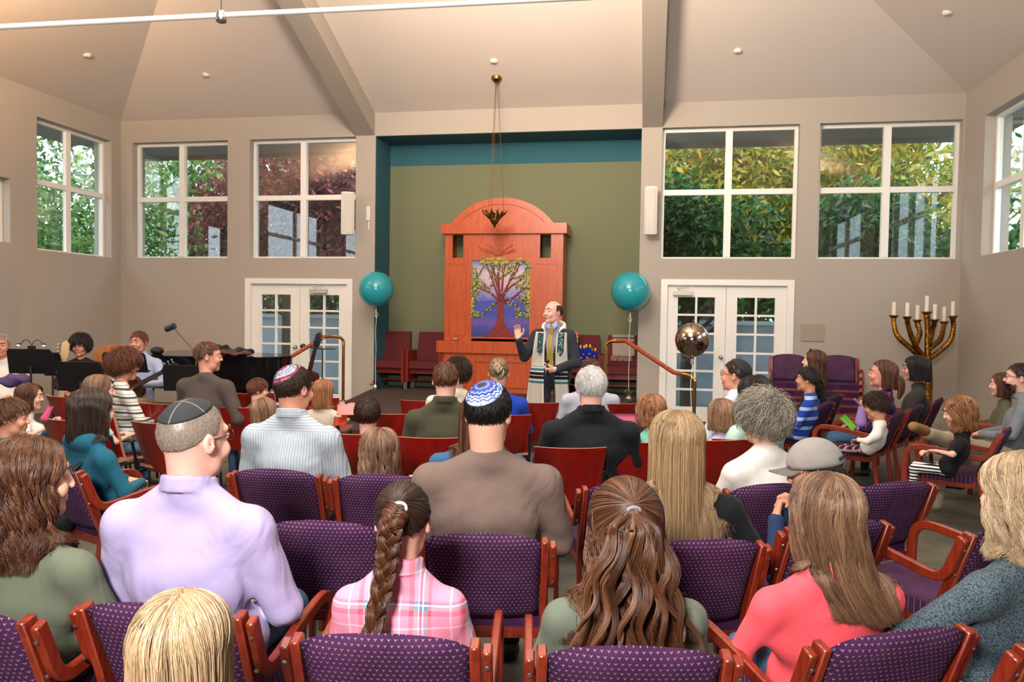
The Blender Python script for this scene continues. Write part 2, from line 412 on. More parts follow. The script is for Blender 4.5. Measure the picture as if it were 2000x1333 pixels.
# small fittings
def speaker(x0, x1, z0, z1, lab, yaw, arm):
    r = thing('wall_speaker', lab, 'speaker', ((x0+x1)/2, YB-.16, (z0+z1)/2), yaw, 'white column speakers on the columns')
    w = (x1-x0)/2; h = (z1-z0)/2; bm = B()
    prism(bm, [(-w, -.07), (-w*.6, -.1), (w*.6, -.1), (w, -.07), (w*.7, .06), (-w*.7, .06)], -h, h, 'z'); obj('cabinet', bm, WPLAST, r, bevel=.008)
    t = plain('perforated white grille', '#c9c5bd', .6, bump=(400, .6, .004))
    bm = B(); box(bm, -w*.62, w*.62, -.108, -.1, -h*.93, h*.93); obj('grille', bm, t, r)
    bm = B(); tube(bm, [(0, .05, 0), (0, .11, 0), (arm*.0, .145, 0)], .018, 10); box(bm, -.04, .04, .14, .155, -.09, .09); obj('bracket', bm, WPLAST, r)
speaker(-4.79, -4.58, 2.76, 3.42, 'white column speaker on the left column beside the red leaved window', .35, 1)
speaker(-.11, .08, 2.74, 3.43, 'white column speaker on the right column above the teal balloon', -.12, -1)
bm = B(); box(bm, -4.43, -4.37, YB-.035, YB, 3.0, 3.22); box(bm, -4.41, -4.39, YB-.012, YB, 2.86, 3.0)
tag(obj('sensor', bm, WPLAST, bevel=.006), 'small white sensor box right of the left wall speaker', 'sensor')
bm = B(); box(bm, 2.135, 2.44, YB-.018, YB, 1.235, 1.478); tag(obj('access_panel', bm, plain('beige panel', '#9c917f', .6), bevel=.004), 'flat beige panel on the wall right of the right french doors', 'panel')
for i, (px, py, pl, lab) in enumerate(((170, 108, 'L', 'round detector on the sloping ceiling at far left'), (403, 147, 'B', 'round detector on the ceiling above the two left back windows'), (1441, 100, 'B', 'round detector on the ceiling above the right back windows'), (965, 120, 'B', 'round detector on the ceiling just above the hanging lamp canopy'), (1851, 25, 'R', 'round detector on the sloping ceiling at far right'))):
    rr = ray(px, py)
    if pl == 'B': k = (YB*SL+ZC-CAM[2])/(rr[2]+SL*rr[1])
    elif pl == 'L': k = (ZC-SL*XL-CAM[2])/(rr[2]-SL*rr[0])
    else: k = (ZC+SL*XR-CAM[2])/(rr[2]+SL*rr[0])
    p = CAM+rr*k
    bm = B(); lathe(bm, [(0, -.03), (.04, -.028), (.055, -.012), (.06, .05)], 20)
    o = obj('ceiling_detector', bm, CEIL, smooth='auto'); o.location = p; tag(o, lab, 'detector', 'ceiling detectors')
# ------------------------------------------------------------------ outdoors, seen through the glass
t = NT('lawn and path', .95); x, y, z = t.xyz(t.coord()); f = t.noise(1.2, 5, t.coord()); 
pathm = t.mth('LESS_THAN', y, 15.5)
t.set('Base Color', t.mix(pathm, t.ramp(f, [(.35, srgb('#2f4a1c')), (.7, srgb('#5a7434'))]), t.ramp(t.noise(30, 3), [(.3, srgb('#8a939b')), (.7, srgb('#a3abb1'))])))
bm = B(); box(bm, -40, 40, -20, 45, -.35, -.2); struct('ground_outside', bm, t.m)
bm = B(); box(bm, -12, 9, 15.6, 15.8, -.2, 1.42); box(bm, -12.1, 9.1, 15.5, 15.9, 1.42, 1.5); struct('wall_garden', bm, plain('pale blue grey garden wall', '#a9b4bd', .8, var=.1, vs=2), bevel=.01)
def leaf_mat(name, cols, trans=.35):
    t = NT(name, .55); a = t.n('ShaderNodeAttribute', {'attribute_name': 'tone'}).outputs['Fac']
    n = len(cols); t.set('Base Color', t.ramp(a, [(i/(n-1), srgb(c)) for i, c in enumerate(cols)]))
    t.set('Transmission Weight', 0.0); t.set('Subsurface Weight', 0.0)
    out = t.t.nodes['Material Output']; tl = t.n('ShaderNodeBsdfTranslucent'); t.t.links.new(t.b.inputs['Base Color'].links[0].from_socket, tl.inputs[0])
    mx = t.n('ShaderNodeMixShader'); mx.inputs[0].default_value = trans
    t.t.links.new(t.b.outputs[0], mx.inputs[1]); t.t.links.new(tl.outputs[0], mx.inputs[2]); t.t.links.new(mx.outputs[0], out.inputs[0])
    return t.m
LG = leaf_mat('fresh green leaves', ['#24481f', '#457236', '#6f944c', '#a5b058'])
LD = leaf_mat('dark green leaves', ['#12301a', '#26502a', '#3f7035', '#76902f'])
LY = leaf_mat('yellow green autumn leaves', ['#3e5a1c', '#7d8c2c', '#b59a34', '#caa84a'])
LR = leaf_mat('dark red maple leaves', ['#2c1520', '#5a2233', '#8a3a3c', '#a5614a'])
BARK = plain('grey brown bark', '#4a3f36', .9, bump=(30, .6, .02))
def leaves(cen, rad3, n, size, seed, elong=1.6, clump=0):
    g = np.random.default_rng(seed)
    if clump:
        cc = g.normal(size=(clump, 3)); cc /= np.linalg.norm(cc, axis=1)[:, None]; cc *= (g.random((clump, 1))**.45)*.85
        ii = g.integers(0, clump, n); d = cc[ii]+g.normal(size=(n, 3))*.14
    else:
        d = g.normal(size=(n, 3)); d /= np.linalg.norm(d, axis=1)[:, None]; d *= (g.random((n, 1))**.4)
    P = np.array(cen)+d*np.array(rad3)
    a = g.normal(size=(n, 3)); a /= np.linalg.norm(a, axis=1)[:, None]; b = np.cross(a, g.normal(size=(n, 3))); b /= np.linalg.norm(b, axis=1)[:, None]
    s = size*(.6+.8*g.random((n, 1)))
    V = np.stack([P-a*s*elong, P+b*s*.6, P+a*s*elong, P-b*s*.6], 1).reshape(-1, 3)
    Q = np.arange(n*4).reshape(n, 4)
    tone = np.clip(g.random(n)*.75+.25*g.random(), 0, 1)
    return V, Q, np.repeat(tone, 4)
def tree(name, label, c, R3, n, size, mat, seed, trunk=True, clump=60, group='trees outside the windows'):
    r = thing(name, label, 'tree', (c[0], c[1], -.2), 0, group)
    V, Q, T = leaves((0, 0, c[2]+.2), R3, n, size, seed, clump=clump)
    me = np_mesh('foliage', V, Q, False); at_ = me.attributes.new('tone', 'FLOAT', 'POINT'); at_.data.foreach_set('value', T.astype(np.float32))
    link_mesh('foliage', me, mat, r)
    g = random.Random(seed); bm = B(); h = c[2]+.2
    tube(bm, [(0, 0, 0), (g.uniform(-.1, .1), .05, h*.5), (g.uniform(-.2, .2), 0, h)], [.14, .11, .06], 8, 3)
    for k in range(7):
        a = g.uniform(0, 6.28); z0 = h*g.uniform(.35, .8); L = g.uniform(.4, .85)
        tube(bm, [(0, 0, z0), (cos(a)*R3[0]*L*.5, sin(a)*R3[1]*L*.5, z0+.4), (cos(a)*R3[0]*L, sin(a)*R3[1]*L, z0+g.uniform(.4, 1.3))], [.05, .035, .012], 6, 3)
    obj('trunk', bm, BARK, r, smooth=True)
TL = [
 ('birch_tree', 'tall fresh green tree outside the left wall window', (-13.5, 13.0, 4.0), (3.0, 3.0, 3.6), 15000, .055, LG, 1),
 ('birch_tree', 'fresh green tree behind the leftmost back window', (-12.2, 18.6, 4.2), (3.6, 2.4, 3.8), 16000, .06, LG, 2),
 ('japanese_maple', 'dark red maple outside the window left of the stage', (-7.3, 14.6, 3.7), (2.3, 1.0, 1.7), 13000, .05, LR, 3),
 ('evergreen_tree', 'dark green tree behind the red maple', (-8.6, 19.5, 3.2), (3.4, 2.0, 3.4), 12000, .07, LD, 4),
 ('evergreen_tree', 'dark green tree behind the left french doors', (-5.2, 18.0, 1.4), (2.0, 1.5, 1.9), 8000, .06, LD, 5),
 ('autumn_tree', 'yellow green tree behind the window just right of the stage', (1.2, 17.5, 4.6), (3.0, 2.2, 3.0), 14000, .06, LY, 6),
 ('evergreen_tree', 'dark green shrub low behind the window just right of the stage', (.7, 14.2, 2.9), (1.9, .9, 1.3), 10000, .05, LD, 7),
 ('autumn_tree', 'golden tree behind the rightmost back window', (4.9, 18.2, 4.8), (2.8, 2.2, 2.9), 14000, .06, LY, 8),
 ('evergreen_tree', 'glossy dark shrub low behind the rightmost back window', (4.0, 14.2, 2.7), (1.6, .9, 1.3), 10000, .055, LD, 9),
 ('autumn_tree', 'golden tree outside the right wall windows', (8.6, 12.2, 3.6), (2.4, 3.0, 2.8), 12000, .055, LY, 10),
 ('birch_tree', 'fresh green tree between the two right back windows', (2.6, 20.5, 3.6), (3.4, 2.0, 3.2), 10000, .07, LG, 11),
 ('birch_tree', 'fresh green tree outside the far end of the left wall', (-12.5, 8.6, 3.2), (2.0, 2.4, 2.6), 9000, .055, LG, 12)]
for nm, lb, c, R3, n, s, m, sd in TL: tree(nm, lb, c, R3, n, s, m, sd)
V, Q, T = leaves((-2, 26, 2.2), (24, 1.6, 6.5), 60000, .12, 77, clump=400)
me = np_mesh('distant_hedge', V, Q, False); at_ = me.attributes.new('tone', 'FLOAT', 'POINT'); at_.data.foreach_set('value', T.astype(np.float32))
o = link_mesh('distant_hedge', me, LD); tag(o, 'mass of distant foliage closing the view beyond the windows', 'foliage', kind='stuff')
for sx, lab, sd in ((-17, 'mass of foliage beyond the left wall windows', 78), (13.5, 'mass of foliage beyond the right wall windows', 79)):
    V, Q, T = leaves((sx, 9, 2.2), (1.5, 14, 5.5), 26000, .12, sd, clump=200)
    me = np_mesh('distant_hedge', V, Q, False); at_ = me.attributes.new('tone', 'FLOAT', 'POINT'); at_.data.foreach_set('value', T.astype(np.float32))
    tag(link_mesh('distant_hedge', me, LG if sx < 0 else LY), lab, 'foliage', kind='stuff')
# eaves overhanging the windows
bm = B(); box(bm, XL-1.0, XR+1.0, YB+WT, YB+1.3, 4.38, 4.5); box(bm, XL-1.0, XR+1.0, YB+1.27, YB+1.34, 4.3, 4.55)
box(bm, XR+WT, XR+1.2, YF, YB+WT, 4.38, 4.5); box(bm, XL-1.2, XL-WT, YF, YB+WT, 4.38, 4.5)
struct('roof_eaves', bm, plain('grey eaves', '#7f7c78', .8))
# ------------------------------------------------------------------ ark (wooden cabinet on the stage)
AKY = 11.62; r = thing('torah_ark', 'tall orange wood cabinet with arched top and tree panel on the stage', 'ark', (-2.33, AKY, .338))
def axz(px, py): p = onY(px, py, AKY); return p[0]+2.33, p[2]-.338
xl, _ = axz(868, 600); xr, _ = axz(1098, 600); _, zc0 = axz(985, 457); _, zc1 = axz(985, 437); _, ztop = axz(985, 386)
_, zl1 = axz(950, 667); _, zl0 = axz(950, 690); xm0, _ = axz(921, 600); xm1, _ = axz(1034, 600); _, zp1 = axz(985, 507); _, zp0 = axz(985, 662)
dep = AYB-AKY-.01
bm = B()  # side towers
nz0 = axz(985, 504)[1]
obj_parts = []
for a, b, s0, s1 in ((xl, xm0, axz(884, 480)[0], axz(905, 480)[0]), (xm1, xr, axz(1055, 480)[0], axz(1076, 480)[0])):
    bm = B(); wall_y(bm, a, b, zl1, zc0, [(s0, s1, nz0, zc0-.01)], 0, .05)
    box(bm, a, a+.04, .05, dep, zl1, zc0) ; box(bm, b-.04, b, .05, dep, zl1, zc0) if a > 0 else None
    if a < 0: box(bm, b-.04, b, .05, dep, zl1, zc0)
    box(bm, a+.04, b-.04, .05, dep, nz0-.04, nz0)
    bmesh.ops.remove_doubles(bm, verts=bm.verts, dist=1e-5); obj('side_tower', bm, ARKW, r)
    bm = B(); m = .075; z1 = axz(985, 516)[1]; c0, c1 = a+m, b-m-.02
    wall_y(bm, c0-.012, c1+.012, zl1+.08, z1+.012, [(c0, c1, zl1+.09, z1)], -.008, .01); obj('panel_moulding', bm, ARKW, r)
bm = B(); box(bm, xm0, xm1, .0, .05, zp1, zc0); fr = obj('frieze', bm, ARKW, r)
def relief():
    bm = B(); g = random.Random(3); cz = (zp1+zc0)/2-.04
    for k in range(26):
        a = g.uniform(.2, 2.94); L = g.uniform(.1, .34); x0 = g.uniform(-.06, .06)
        tube(bm, [(x0, -.004, cz-.1), (x0+cos(a)*L*.5, -.008, cz-.1+sin(a)*L*.4), (x0+cos(a)*L, -.004, cz-.1+sin(a)*L*.55+.03)], .005, 5, 3)
    return bm
obj('carved_tree', relief(), ARKD, r, smooth=True)
ex = .055
bm = B(); box(bm, xl-ex, xr+ex, -.06, dep, zc0, zc1); obj('cornice', bm, ARKW, r, bevel=.006)
xa0, xa1 = axz(880, 437)[0], axz(1082, 437)[0]; cxx = (xa0+xa1)/2; ha = ztop-zc1; hwid = (xa1-xa0)/2; Ra = (hwid**2+ha**2)/(2*ha); th = math.asin(hwid/Ra)
arc = [(cxx+Ra*sin(a), zc1+Ra*cos(a)-(Ra-ha)) for a in np.linspace(-th, th, 33)]
bm = B(); prism(bm, arc, .0, dep, 'y'); obj('arched_pediment', bm, ARKW, r)
Rb = Ra-.10; arc2 = [(cxx+Rb*sin(a), zc1+Ra*cos(a)*0+Rb*cos(a)-(Ra-ha)) for a in np.linspace(-th*.86, th*.86, 30)]
bm = B(); tube(bm, [(x, -.002, z) for x, z in arc2], .007, 6); obj('arch_bead', bm, ARKD, r)
# tree panel: patterned cloth art made of plain stand-in shapes (branches as their own raised appliqué)
t = NT('blue mosaic cloth', .6); x, y, z = t.xyz(t.coord()); zz = t.mth('DIVIDE', t.mth('SUBTRACT', z, zp0), zp1-zp0)
zn = t.mth('ADD', zz, t.mth('MULTIPLY', t.mth('SUBTRACT', t.noise(5, 3, t.scaled((1, 1, 3))), .5), .22))
t.set('Base Color', t.mix(t.mth('MULTIPLY', t.noise(24, 3, t.scaled((1, 1, 2.5))), .55), t.ramp(zn, [(0, srgb('#1b2360')), (.12, srgb('#2b3488')), (.2, srgb('#6a4a9a')), (.3, srgb('#3342a0')), (.48, srgb('#3a49a8')), (.56, srgb('#9a94c4')), (.68, srgb('#d8b9c4')), (.84, srgb('#e6cfd2')), (.95, srgb('#8a93c4')), (1, srgb('#7f8fc8'))]), srgb('#4a55a0')))
bm = B(); box(bm, xm0, xm1, .02, .045, zp0, zp1); pn = obj('tree_panel', bm, t.m, r)
def art():
    bm = B(); lf = B(); g = random.Random(11); cx0 = (xm0+xm1)/2; H = zp1-zp0; Wd = (xm1-xm0)/2
    def P(u, v): return (cx0+u*Wd, .012, zp0+v*H)
    pts = [P(-.6, .02), P(-.3, .08), P(-.12, .22), P(-.1, .4), P(-.12, .5), P(.12, .5), P(.1, .4), P(.13, .2), P(.35, .08), P(.75, .02)]
    prism(bm, [(p[0], p[2]) for p in pts], .008, .018, 'y')
    def br(u, v, a, L, w, dep_):
        n = 5; pp = [(u, v)]
        for i in range(n):
            a += g.uniform(-.28, .28); u += cos(a)*L/n; v += sin(a)*L/n*.72
            u = max(-.97, min(.97, u)); v = max(.3, min(.985, v)); pp.append((u, v))
        tube(bm, [P(*q) for q in pp], [w*(1-.45*i/n) for i in range(n+1)], 6, 2)
        for q in pp[1:]:
            for s in range(4 if dep_ > 0 else 1):
                b = g.uniform(0, 6.28); c = (q[0]+g.uniform(-.05, .05), q[1]+g.uniform(-.03, .03)); l = .038; ww = .015
                p = [P(c[0]+cos(b)*l, c[1]+sin(b)*l*.7), P(c[0]-sin(b)*ww, c[1]+cos(b)*ww*.7), P(c[0]-cos(b)*l, c[1]-sin(b)*l*.7), P(c[0]+sin(b)*ww, c[1]-cos(b)*ww*.7)]
                yo = g.uniform(-.006, .004); f = prism(lf, [(k[0], k[2]) for k in p], .002+yo, .004+yo, 'y')
        if dep_ < 2:
            for k in range(3 if dep_ == 0 else 2):
                i = g.choice((2, 3, 4, 5)); br(pp[i][0], pp[i][1], a+g.choice((-1, 1))*g.uniform(.4, .95), L*.6, w*.7, dep_+1)
    for a in (.15, .55, .95, 1.35, 1.7, 2.1, 2.55, 2.95): br(0, .47, a, .95, .017, 0)
    for u, s in ((-.1, -1), (.1, 1)): br(u, .46, 1.57-s*1.9, .7, .011, 1)
    return bm, lf
a, b = art()
obj('tree_applique', a, plain('dark red applique', '#7a1c12', .6, var=.3, vs=20), pn); 
t = NT('mixed leaf applique', .6); t.set('Base Color', t.ramp(t.noise(22, 2, t.coord()), [(.4, srgb('#2a4a30')), (.48, srgb('#4f7b3c')), (.53, srgb('#dcc654')), (.62, srgb('#5a6b2e'))])); obj('leaf_applique', b, t.m, pn)['kind'] = 'stuff'
bm = B()
for zz_, ww in ((zp0, .02), (zp1-.012, .012)): box(bm, xm0, xm1, -.004, .02, zz_-.004, zz_+ww)
obj('panel_rail', bm, ARKW, r)
xb0, xb1 = axz(856, 680)[0], axz(1112, 680)[0]
bm = B(); box(bm, xb0, xb1, -.12, dep, zl0, zl1); obj('ledge', bm, ARKW, r, bevel=.008)
bm = B(); box(bm, xb0+.03, xb1-.03, -.07, dep, 0, zl0); bs = obj('base_cabinet', bm, ARKW, r)
n = 4; wv = (xb1-xb0-.06)/n
for k in range(n):
    a0 = xb0+.03+k*wv+.05; a1 = a0+wv-.1
    bm = B(); wall_y(bm, a0, a1, .08, zl0-.1, [(a0+.035, a1-.035, .115, zl0-.135)], -.085, .016); obj('cabinet_door', bm, ARKD, r)
bm = B(); tube(bm, [(-.72, -.06, zl1+.02), (-.66, -.07, zl1+.03), (-.6, -.06, zl1+.02)], .012, 8); ball(bm, (-.69, -.06, zl1+.02), .02); bmo = obj('silver_pointer', bm, STEEL, smooth=True)
bmo.location = (-2.33, AKY, .338); tag(bmo, 'small silver pointer lying on the ledge of the orange cabinet', 'pointer')

# ------------------------------------------------------------------ hanging eternal lamp
rr = ray(970, 153); k = (YB*SL+ZC-CAM[2])/(rr[2]+SL*rr[1]); top = CAM+rr*k
bo = at(966, 424, np.dot(top-CAM, CF)); bo = np.array([top[0], top[1], bo[2]])
r = thing('eternal_lamp', 'openwork brass lamp bowl hanging on three thin cables before the orange cabinet', 'lamp', tuple(bo))
bm = B(); tz = top[2]-bo[2]; lathe(bm, [(0, -.07), (.03, -.06), (.075, -.02), (.08, .02), (.04, .06)], 20, c=(0, 0, tz)); obj('ceiling_canopy', bm, DBRASS, r, smooth='auto')
for a in (0.4, 2.5, 4.6):
    bm = B(); tube(bm, [(cos(a)*.02, sin(a)*.02, tz-.05), (cos(a)*.13, sin(a)*.13, .11)], .0035, 5); obj('cable', bm, DBRASS, r)
bm = B(); g = random.Random(5)
lathe(bm, [(0, -.16), (.014, -.14), (.02, -.11), (.05, -.08), (.075, -.03), (.072, .01), (.066, .01), (.068, -.03), (.045, -.07), (0, -.1)], 20)
for k in range(12):
    a = k*2*pi/12
    tube(bm, [(cos(a)*.07, sin(a)*.07, -.02), (cos(a+.15)*.11, sin(a+.15)*.11, .03), (cos(a-.1)*.16, sin(a-.1)*.16, .07), (cos(a+.05)*.19, sin(a+.05)*.19, .105)], [.014, .02, .016, .004], 6, 3)
obj('openwork_bowl', bm, DBRASS, r, smooth=True)
bm = B(); ball(bm, (0, 0, 0), .03); mt = bpy.data.materials.new('lamp flame glow'); mt.use_nodes = True; e = mt.node_tree.nodes['Principled BSDF']; e.inputs['Emission Color'].default_value = (1, .5, .2, 1); e.inputs['Emission Strength'].default_value = 4; obj('flame', bm, mt, r, smooth=True)

# ------------------------------------------------------------------ suspended lighting track
r = thing('lighting_track', 'white tubular lighting track running across the ceiling at the top', 'track', tuple(at(432, 30, 4.6)))
o0 = at(432, 30, 4.6); a = at(-60, 56, 4.4)-o0; b = at(1180, -6, 5.0)-o0
bm = B(); tube(bm, [a, (0, 0, 0), b], .017, 10); obj('track_tube', bm, TRIM, r, smooth='auto')
bm = B(); ball(bm, (0, 0, 0), .032); ball(bm, (0, 0, -.02), .03); lathe(bm, [(0, -.05), (.03, -.04), (.034, -.0)], 16); obj('canopy', bm, STEEL, r, smooth=True)
bm = B(); tube(bm, [(0, 0, .02), (0, 0, 1.75)], .005, 6); obj('hanging_rod', bm, STEEL, r)

# ------------------------------------------------------------------ chairs
def purple_chair():
    """stacking armchair: bent beech frame, flecked purple seat and back. Origin at the floor centre, faces +Y"""
    r = thing('stacking_armchair', 'x', 'chair', (0, 0, 0), 0, 'purple patterned stacking armchairs')
    # padded back, bowed in plan, arched top
    nx, nz = 15, 10; V = []; Fc = []
    def bp(u, v, off):   # u -1..1, v 0..1
        x = u*.197; zt_ = .79-.026*u*u-.012*abs(u)**8; z = .445+(zt_-.445)*v
        yb = -.205-.125*v-.02*v*v+.028*(u*u-1)*-1*-1
        ed = max(0, 1-((1-abs(u))/.12))**2 if abs(u) > .88 else 0; ev = max(0, 1-((1-abs(2*v-1))/.14))**2 if abs(2*v-1) > .86 else 0
        th = .024*math.sqrt(max(0, 1-min(1, ed+ev)))+.002
        return (x, yb+off*th, z)
    bm = B(); gridF = [[bm.verts.new(bp(-1+2*i/(nx-1), j/(nz-1), 1)) for i in range(nx)] for j in range(nz)]
    gridB = [[bm.verts.new(bp(-1+2*i/(nx-1), j/(nz-1), -1)) for i in range(nx)] for j in range(nz)]
    for j in range(nz-1):
        for i in range(nx-1):
            bm.faces.new([gridF[j][i+1], gridF[j][i], gridF[j+1][i], gridF[j+1][i+1]]); bm.faces.new([gridB[j][i], gridB[j][i+1], gridB[j+1][i+1], gridB[j+1][i]])
    for j in range(nz-1):
        bm.faces.new([gridF[j][0], gridB[j][0], gridB[j+1][0], gridF[j+1][0]]); bm.faces.new([gridB[j][-1], gridF[j][-1], gridF[j+1][-1], gridB[j+1][-1]])
    for i in range(nx-1):
        bm.faces.new([gridF[0][i], gridF[0][i+1], gridB[0][i+1], gridB[0][i]]); bm.faces.new([gridF[-1][i+1], gridF[-1][i], gridB[-1][i], gridB[-1][i+1]])
    obj('backrest', bm, FAB_BACK, r, smooth=True)
    bm = B(); box(bm, -.2, .2, -.2, .24, .385, .445); s = obj('seat', bm, FAB_SEAT, r, bevel=.022, seg=3)
    bm = B(); box(bm, -.205, .205, -.18, .225, .35, .384); box(bm, -.22, .22, -.205, -.18, .36, .40); obj('seat_frame', bm, CHERRY, r, bevel=.003, seg=1)
    for sx in (-1, 1):
        # inner post running from the top of the back down into the rear leg
        bm = B(); x0, x1 = sorted((sx*.198, sx*.222))
        prism(bm, [(-.365, .755), (-.318, .765), (-.205, .44), (-.215, .38), (-.27, 0), (-.305, 0), (-.25, .38), (-.245, .44)], x0, x1, 'x'); obj('leg', bm, CHERRY, r, bevel=.004, seg=1)
        # outer bent arm: down the back, curving forward into the armrest and the front leg
        cl = [(-.335, .745), (-.30, .66), (-.275, .605), (-.24, .578), (-.18, .578), (-.02, .602), (.12, .617), (.19, .612), (.232, .58), (.245, .52), (.247, .35), (.25, 0)]
        sm = smooth_path([(0, a, b) for a, b in cl], 4); w = .019; L = []; Rr = []
        for i, p in enumerate(sm):
            tt = sm[min(i+1, len(sm)-1)]-sm[max(i-1, 0)]; tt /= np.linalg.norm(tt); nn = np.array([0, -tt[2], tt[1]]); L.append(p+nn*w); Rr.append(p-nn*w)
        bm = B(); X0, X1 = sorted((sx*.226, sx*.25))
        Av = [[bm.verts.new((X, q[1], q[2])) for q in side] for X in (X0, X1) for side in (L, Rr)]
        n = len(L)
        for i in range(n-1):
            bm.faces.new([Av[0][i], Av[0][i+1], Av[1][i+1], Av[1][i]]); bm.faces.new([Av[3][i], Av[3][i+1], Av[2][i+1], Av[2][i]])
            bm.faces.new([Av[2][i], Av[2][i+1], Av[0][i+1], Av[0][i]]); bm.faces.new([Av[1][i], Av[1][i+1], Av[3][i+1], Av[3][i]])
        bm.faces.new([Av[0][0], Av[1][0], Av[3][0], Av[2][0]]); bm.faces.new([Av[1][-1], Av[0][-1], Av[2][-1], Av[3][-1]])
        bmesh.ops.recalc_face_normals(bm, faces=bm.faces); ar = obj('arm_frame', bm, CHERRY, r, bevel=.004, seg=1)
        for yy, zz_ in ((-.325, .70), (-.29, .60)):
            b2 = B(); lathe(b2, [(.0065, 0), (.006, .002), (0, .003)], 10, M=Matrix.Translation((sx*.238, yy-.016, zz_)) @ Matrix.Rotation(pi/2+.35, 4, 'X')); obj('screw', b2, STEEL, ar)
    return r
def red_chair():
    r = thing('auditorium_chair', 'x', 'chair', (0, 0, 0), 0, 'dark red plywood chairs')
    def sheet(f, nu, nv, th, name, mats, edge_mat=True):
        bm = B(); A = [[bm.verts.new(f(-1+2*i/nu, j/nv, 0)) for i in range(nu+1)] for j in range(nv+1)]; C = [[bm.verts.new(f(-1+2*i/nu, j/nv, th)) for i in range(nu+1)] for j in range(nv+1)]
        for j in range(nv):
            for i in range(nu):
                bm.faces.new([A[j][i], A[j][i+1], A[j+1][i+1], A[j+1][i]]); bm.faces.new([C[j][i+1], C[j][i], C[j+1][i], C[j+1][i+1]])
        for j in range(nv):
            for a_, s_ in ((0, 1), (nu, -1)):
                q = [A[j][a_], A[j+1][a_], C[j+1][a_], C[j][a_]]; fc = bm.faces.new(q[::s_]); fc.material_index = 1
        for i in range(nu):
            for b_, s_ in ((0, -1), (nv, 1)):
                q = [A[b_][i], A[b_][i+1], C[b_][i+1], C[b_][i]]; fc = bm.faces.new(q[::s_]); fc.material_index = 1
        bmesh.ops.recalc_face_normals(bm, faces=bm.faces); return obj(name, bm, mats, r, smooth='auto')
    sheet(lambda u, v, o: (u*(.185+.03*v), -.19-.12*v+.055*u*u+o, .40+.36*v), 12, 6, .022, 'backrest', [REDPLY, PLYEDGE])
    sheet(lambda u, v, o: (u*.2, -.19+.4*v, .425-.02*sin(v*pi)+.012*u*u+o), 10, 6, .02, 'seat', [REDPLY, PLYEDGE])
    for sx in (-1, 1):
        bm = B(); tube(bm, [(sx*.2, -.26, .62), (sx*.2, -.22, .42), (sx*.2, -.25, .02)], .0105, 8, 4); tube(bm, [(sx*.2, -.215, .40), (sx*.2, .15, .40), (sx*.2, .19, .02)], .0105, 8)
        obj('side_frame', bm, BLACKM, r, smooth='auto')
    return r
PCH, RCH = purple_chair(), red_chair(); PU = [False]; RU = [False]
def put_chair(kind, px, py, label, face=10, z=None, floor=0.0, d=None, sc=1.0):
    """stand a chair on the floor so that the middle of its top edge is sighted at (px,py); face: compass turn to the left of straight ahead"""
    proto, used, zt_, yt = (PCH, PU, .79, -.33) if kind == 'p' else (RCH, RU, .76, -.31)
    p = onZ(px, py, (zt_)*sc+floor) if d is None else at(px, py, d)
    a = rad(face); loc = (p[0]-(-sin(a))*yt*sc, p[1]-cos(a)*yt*sc, floor)
    o = proto if not used[0] else copy_tree(proto); used[0] = True
    o.location = loc; o.rotation_euler = (0, 0, a); o['label'] = label; o.scale = (sc,)*3
    return o
PL = [(-90, 1170, 'patterned purple armchair at the far left of the front row', 2), (320, 1165, 'patterned purple armchair behind the man in the lavender shirt', 4), (755, 1222, 'patterned purple armchair behind the girl in the pink plaid shirt', 8), (1238, 1245, 'patterned purple armchair behind the girl with long curly brown hair', 9), (1745, 1215, 'patterned purple armchair behind the woman in the coral top', 26), (2110, 1215, 'patterned purple armchair at the bottom right corner behind the dark knit sweater', 32),
 (634, 1010, 'empty patterned purple armchair between the lavender shirt and the pink plaid shirt', 6), (945, 1034, 'patterned purple armchair behind the man in the brown sweater', 10), (1370, 1045, 'patterned purple armchair behind the woman with long straight blonde hair', 18), (1635, 1010, 'patterned purple armchair hidden mostly behind the coral top and long brown hair', 26), (1965, 1015, 'empty patterned purple armchair beside the blonde woman at the right edge', 34),
 (541, 912, 'patterned purple armchair behind the man in the striped grey shirt', 4), (745, 922, 'patterned purple armchair behind the small girl with wavy brown hair', 8), (1232, 938, 'patterned purple armchair between the brown sweater and the long blonde hair', 16), (1500, 940, 'patterned purple armchair behind the grey haired woman in the white vest', 24), (1745, 936, 'empty patterned purple armchair right of the grey baseball cap', 26), (112, 898, 'patterned purple armchair behind the woman in the teal jacket', -22),
 (1958, 833, 'purple armchair under the small girl in the black top and striped leggings', 62), (1748, 800, 'purple armchair under the little girl in the white sweater', 60), (1785, 788, 'purple armchair behind the woman in the purple and pink plaid', 60), (1828, 776, 'purple armchair behind the woman with the dark bob', 60), (1608, 783, 'purple armchair behind the boy in the striped blue shirt', 58), (1628, 768, 'empty purple armchair right of the striped blue boy', 58),
 (462, 722, 'dark purple armchair left of the brass handrail by the piano', -30), (2060, 800, 'purple armchair under the bearded man at the right edge', 62)]
for x, y, lb, fa in PL: put_chair('p', x, y, lb, fa)
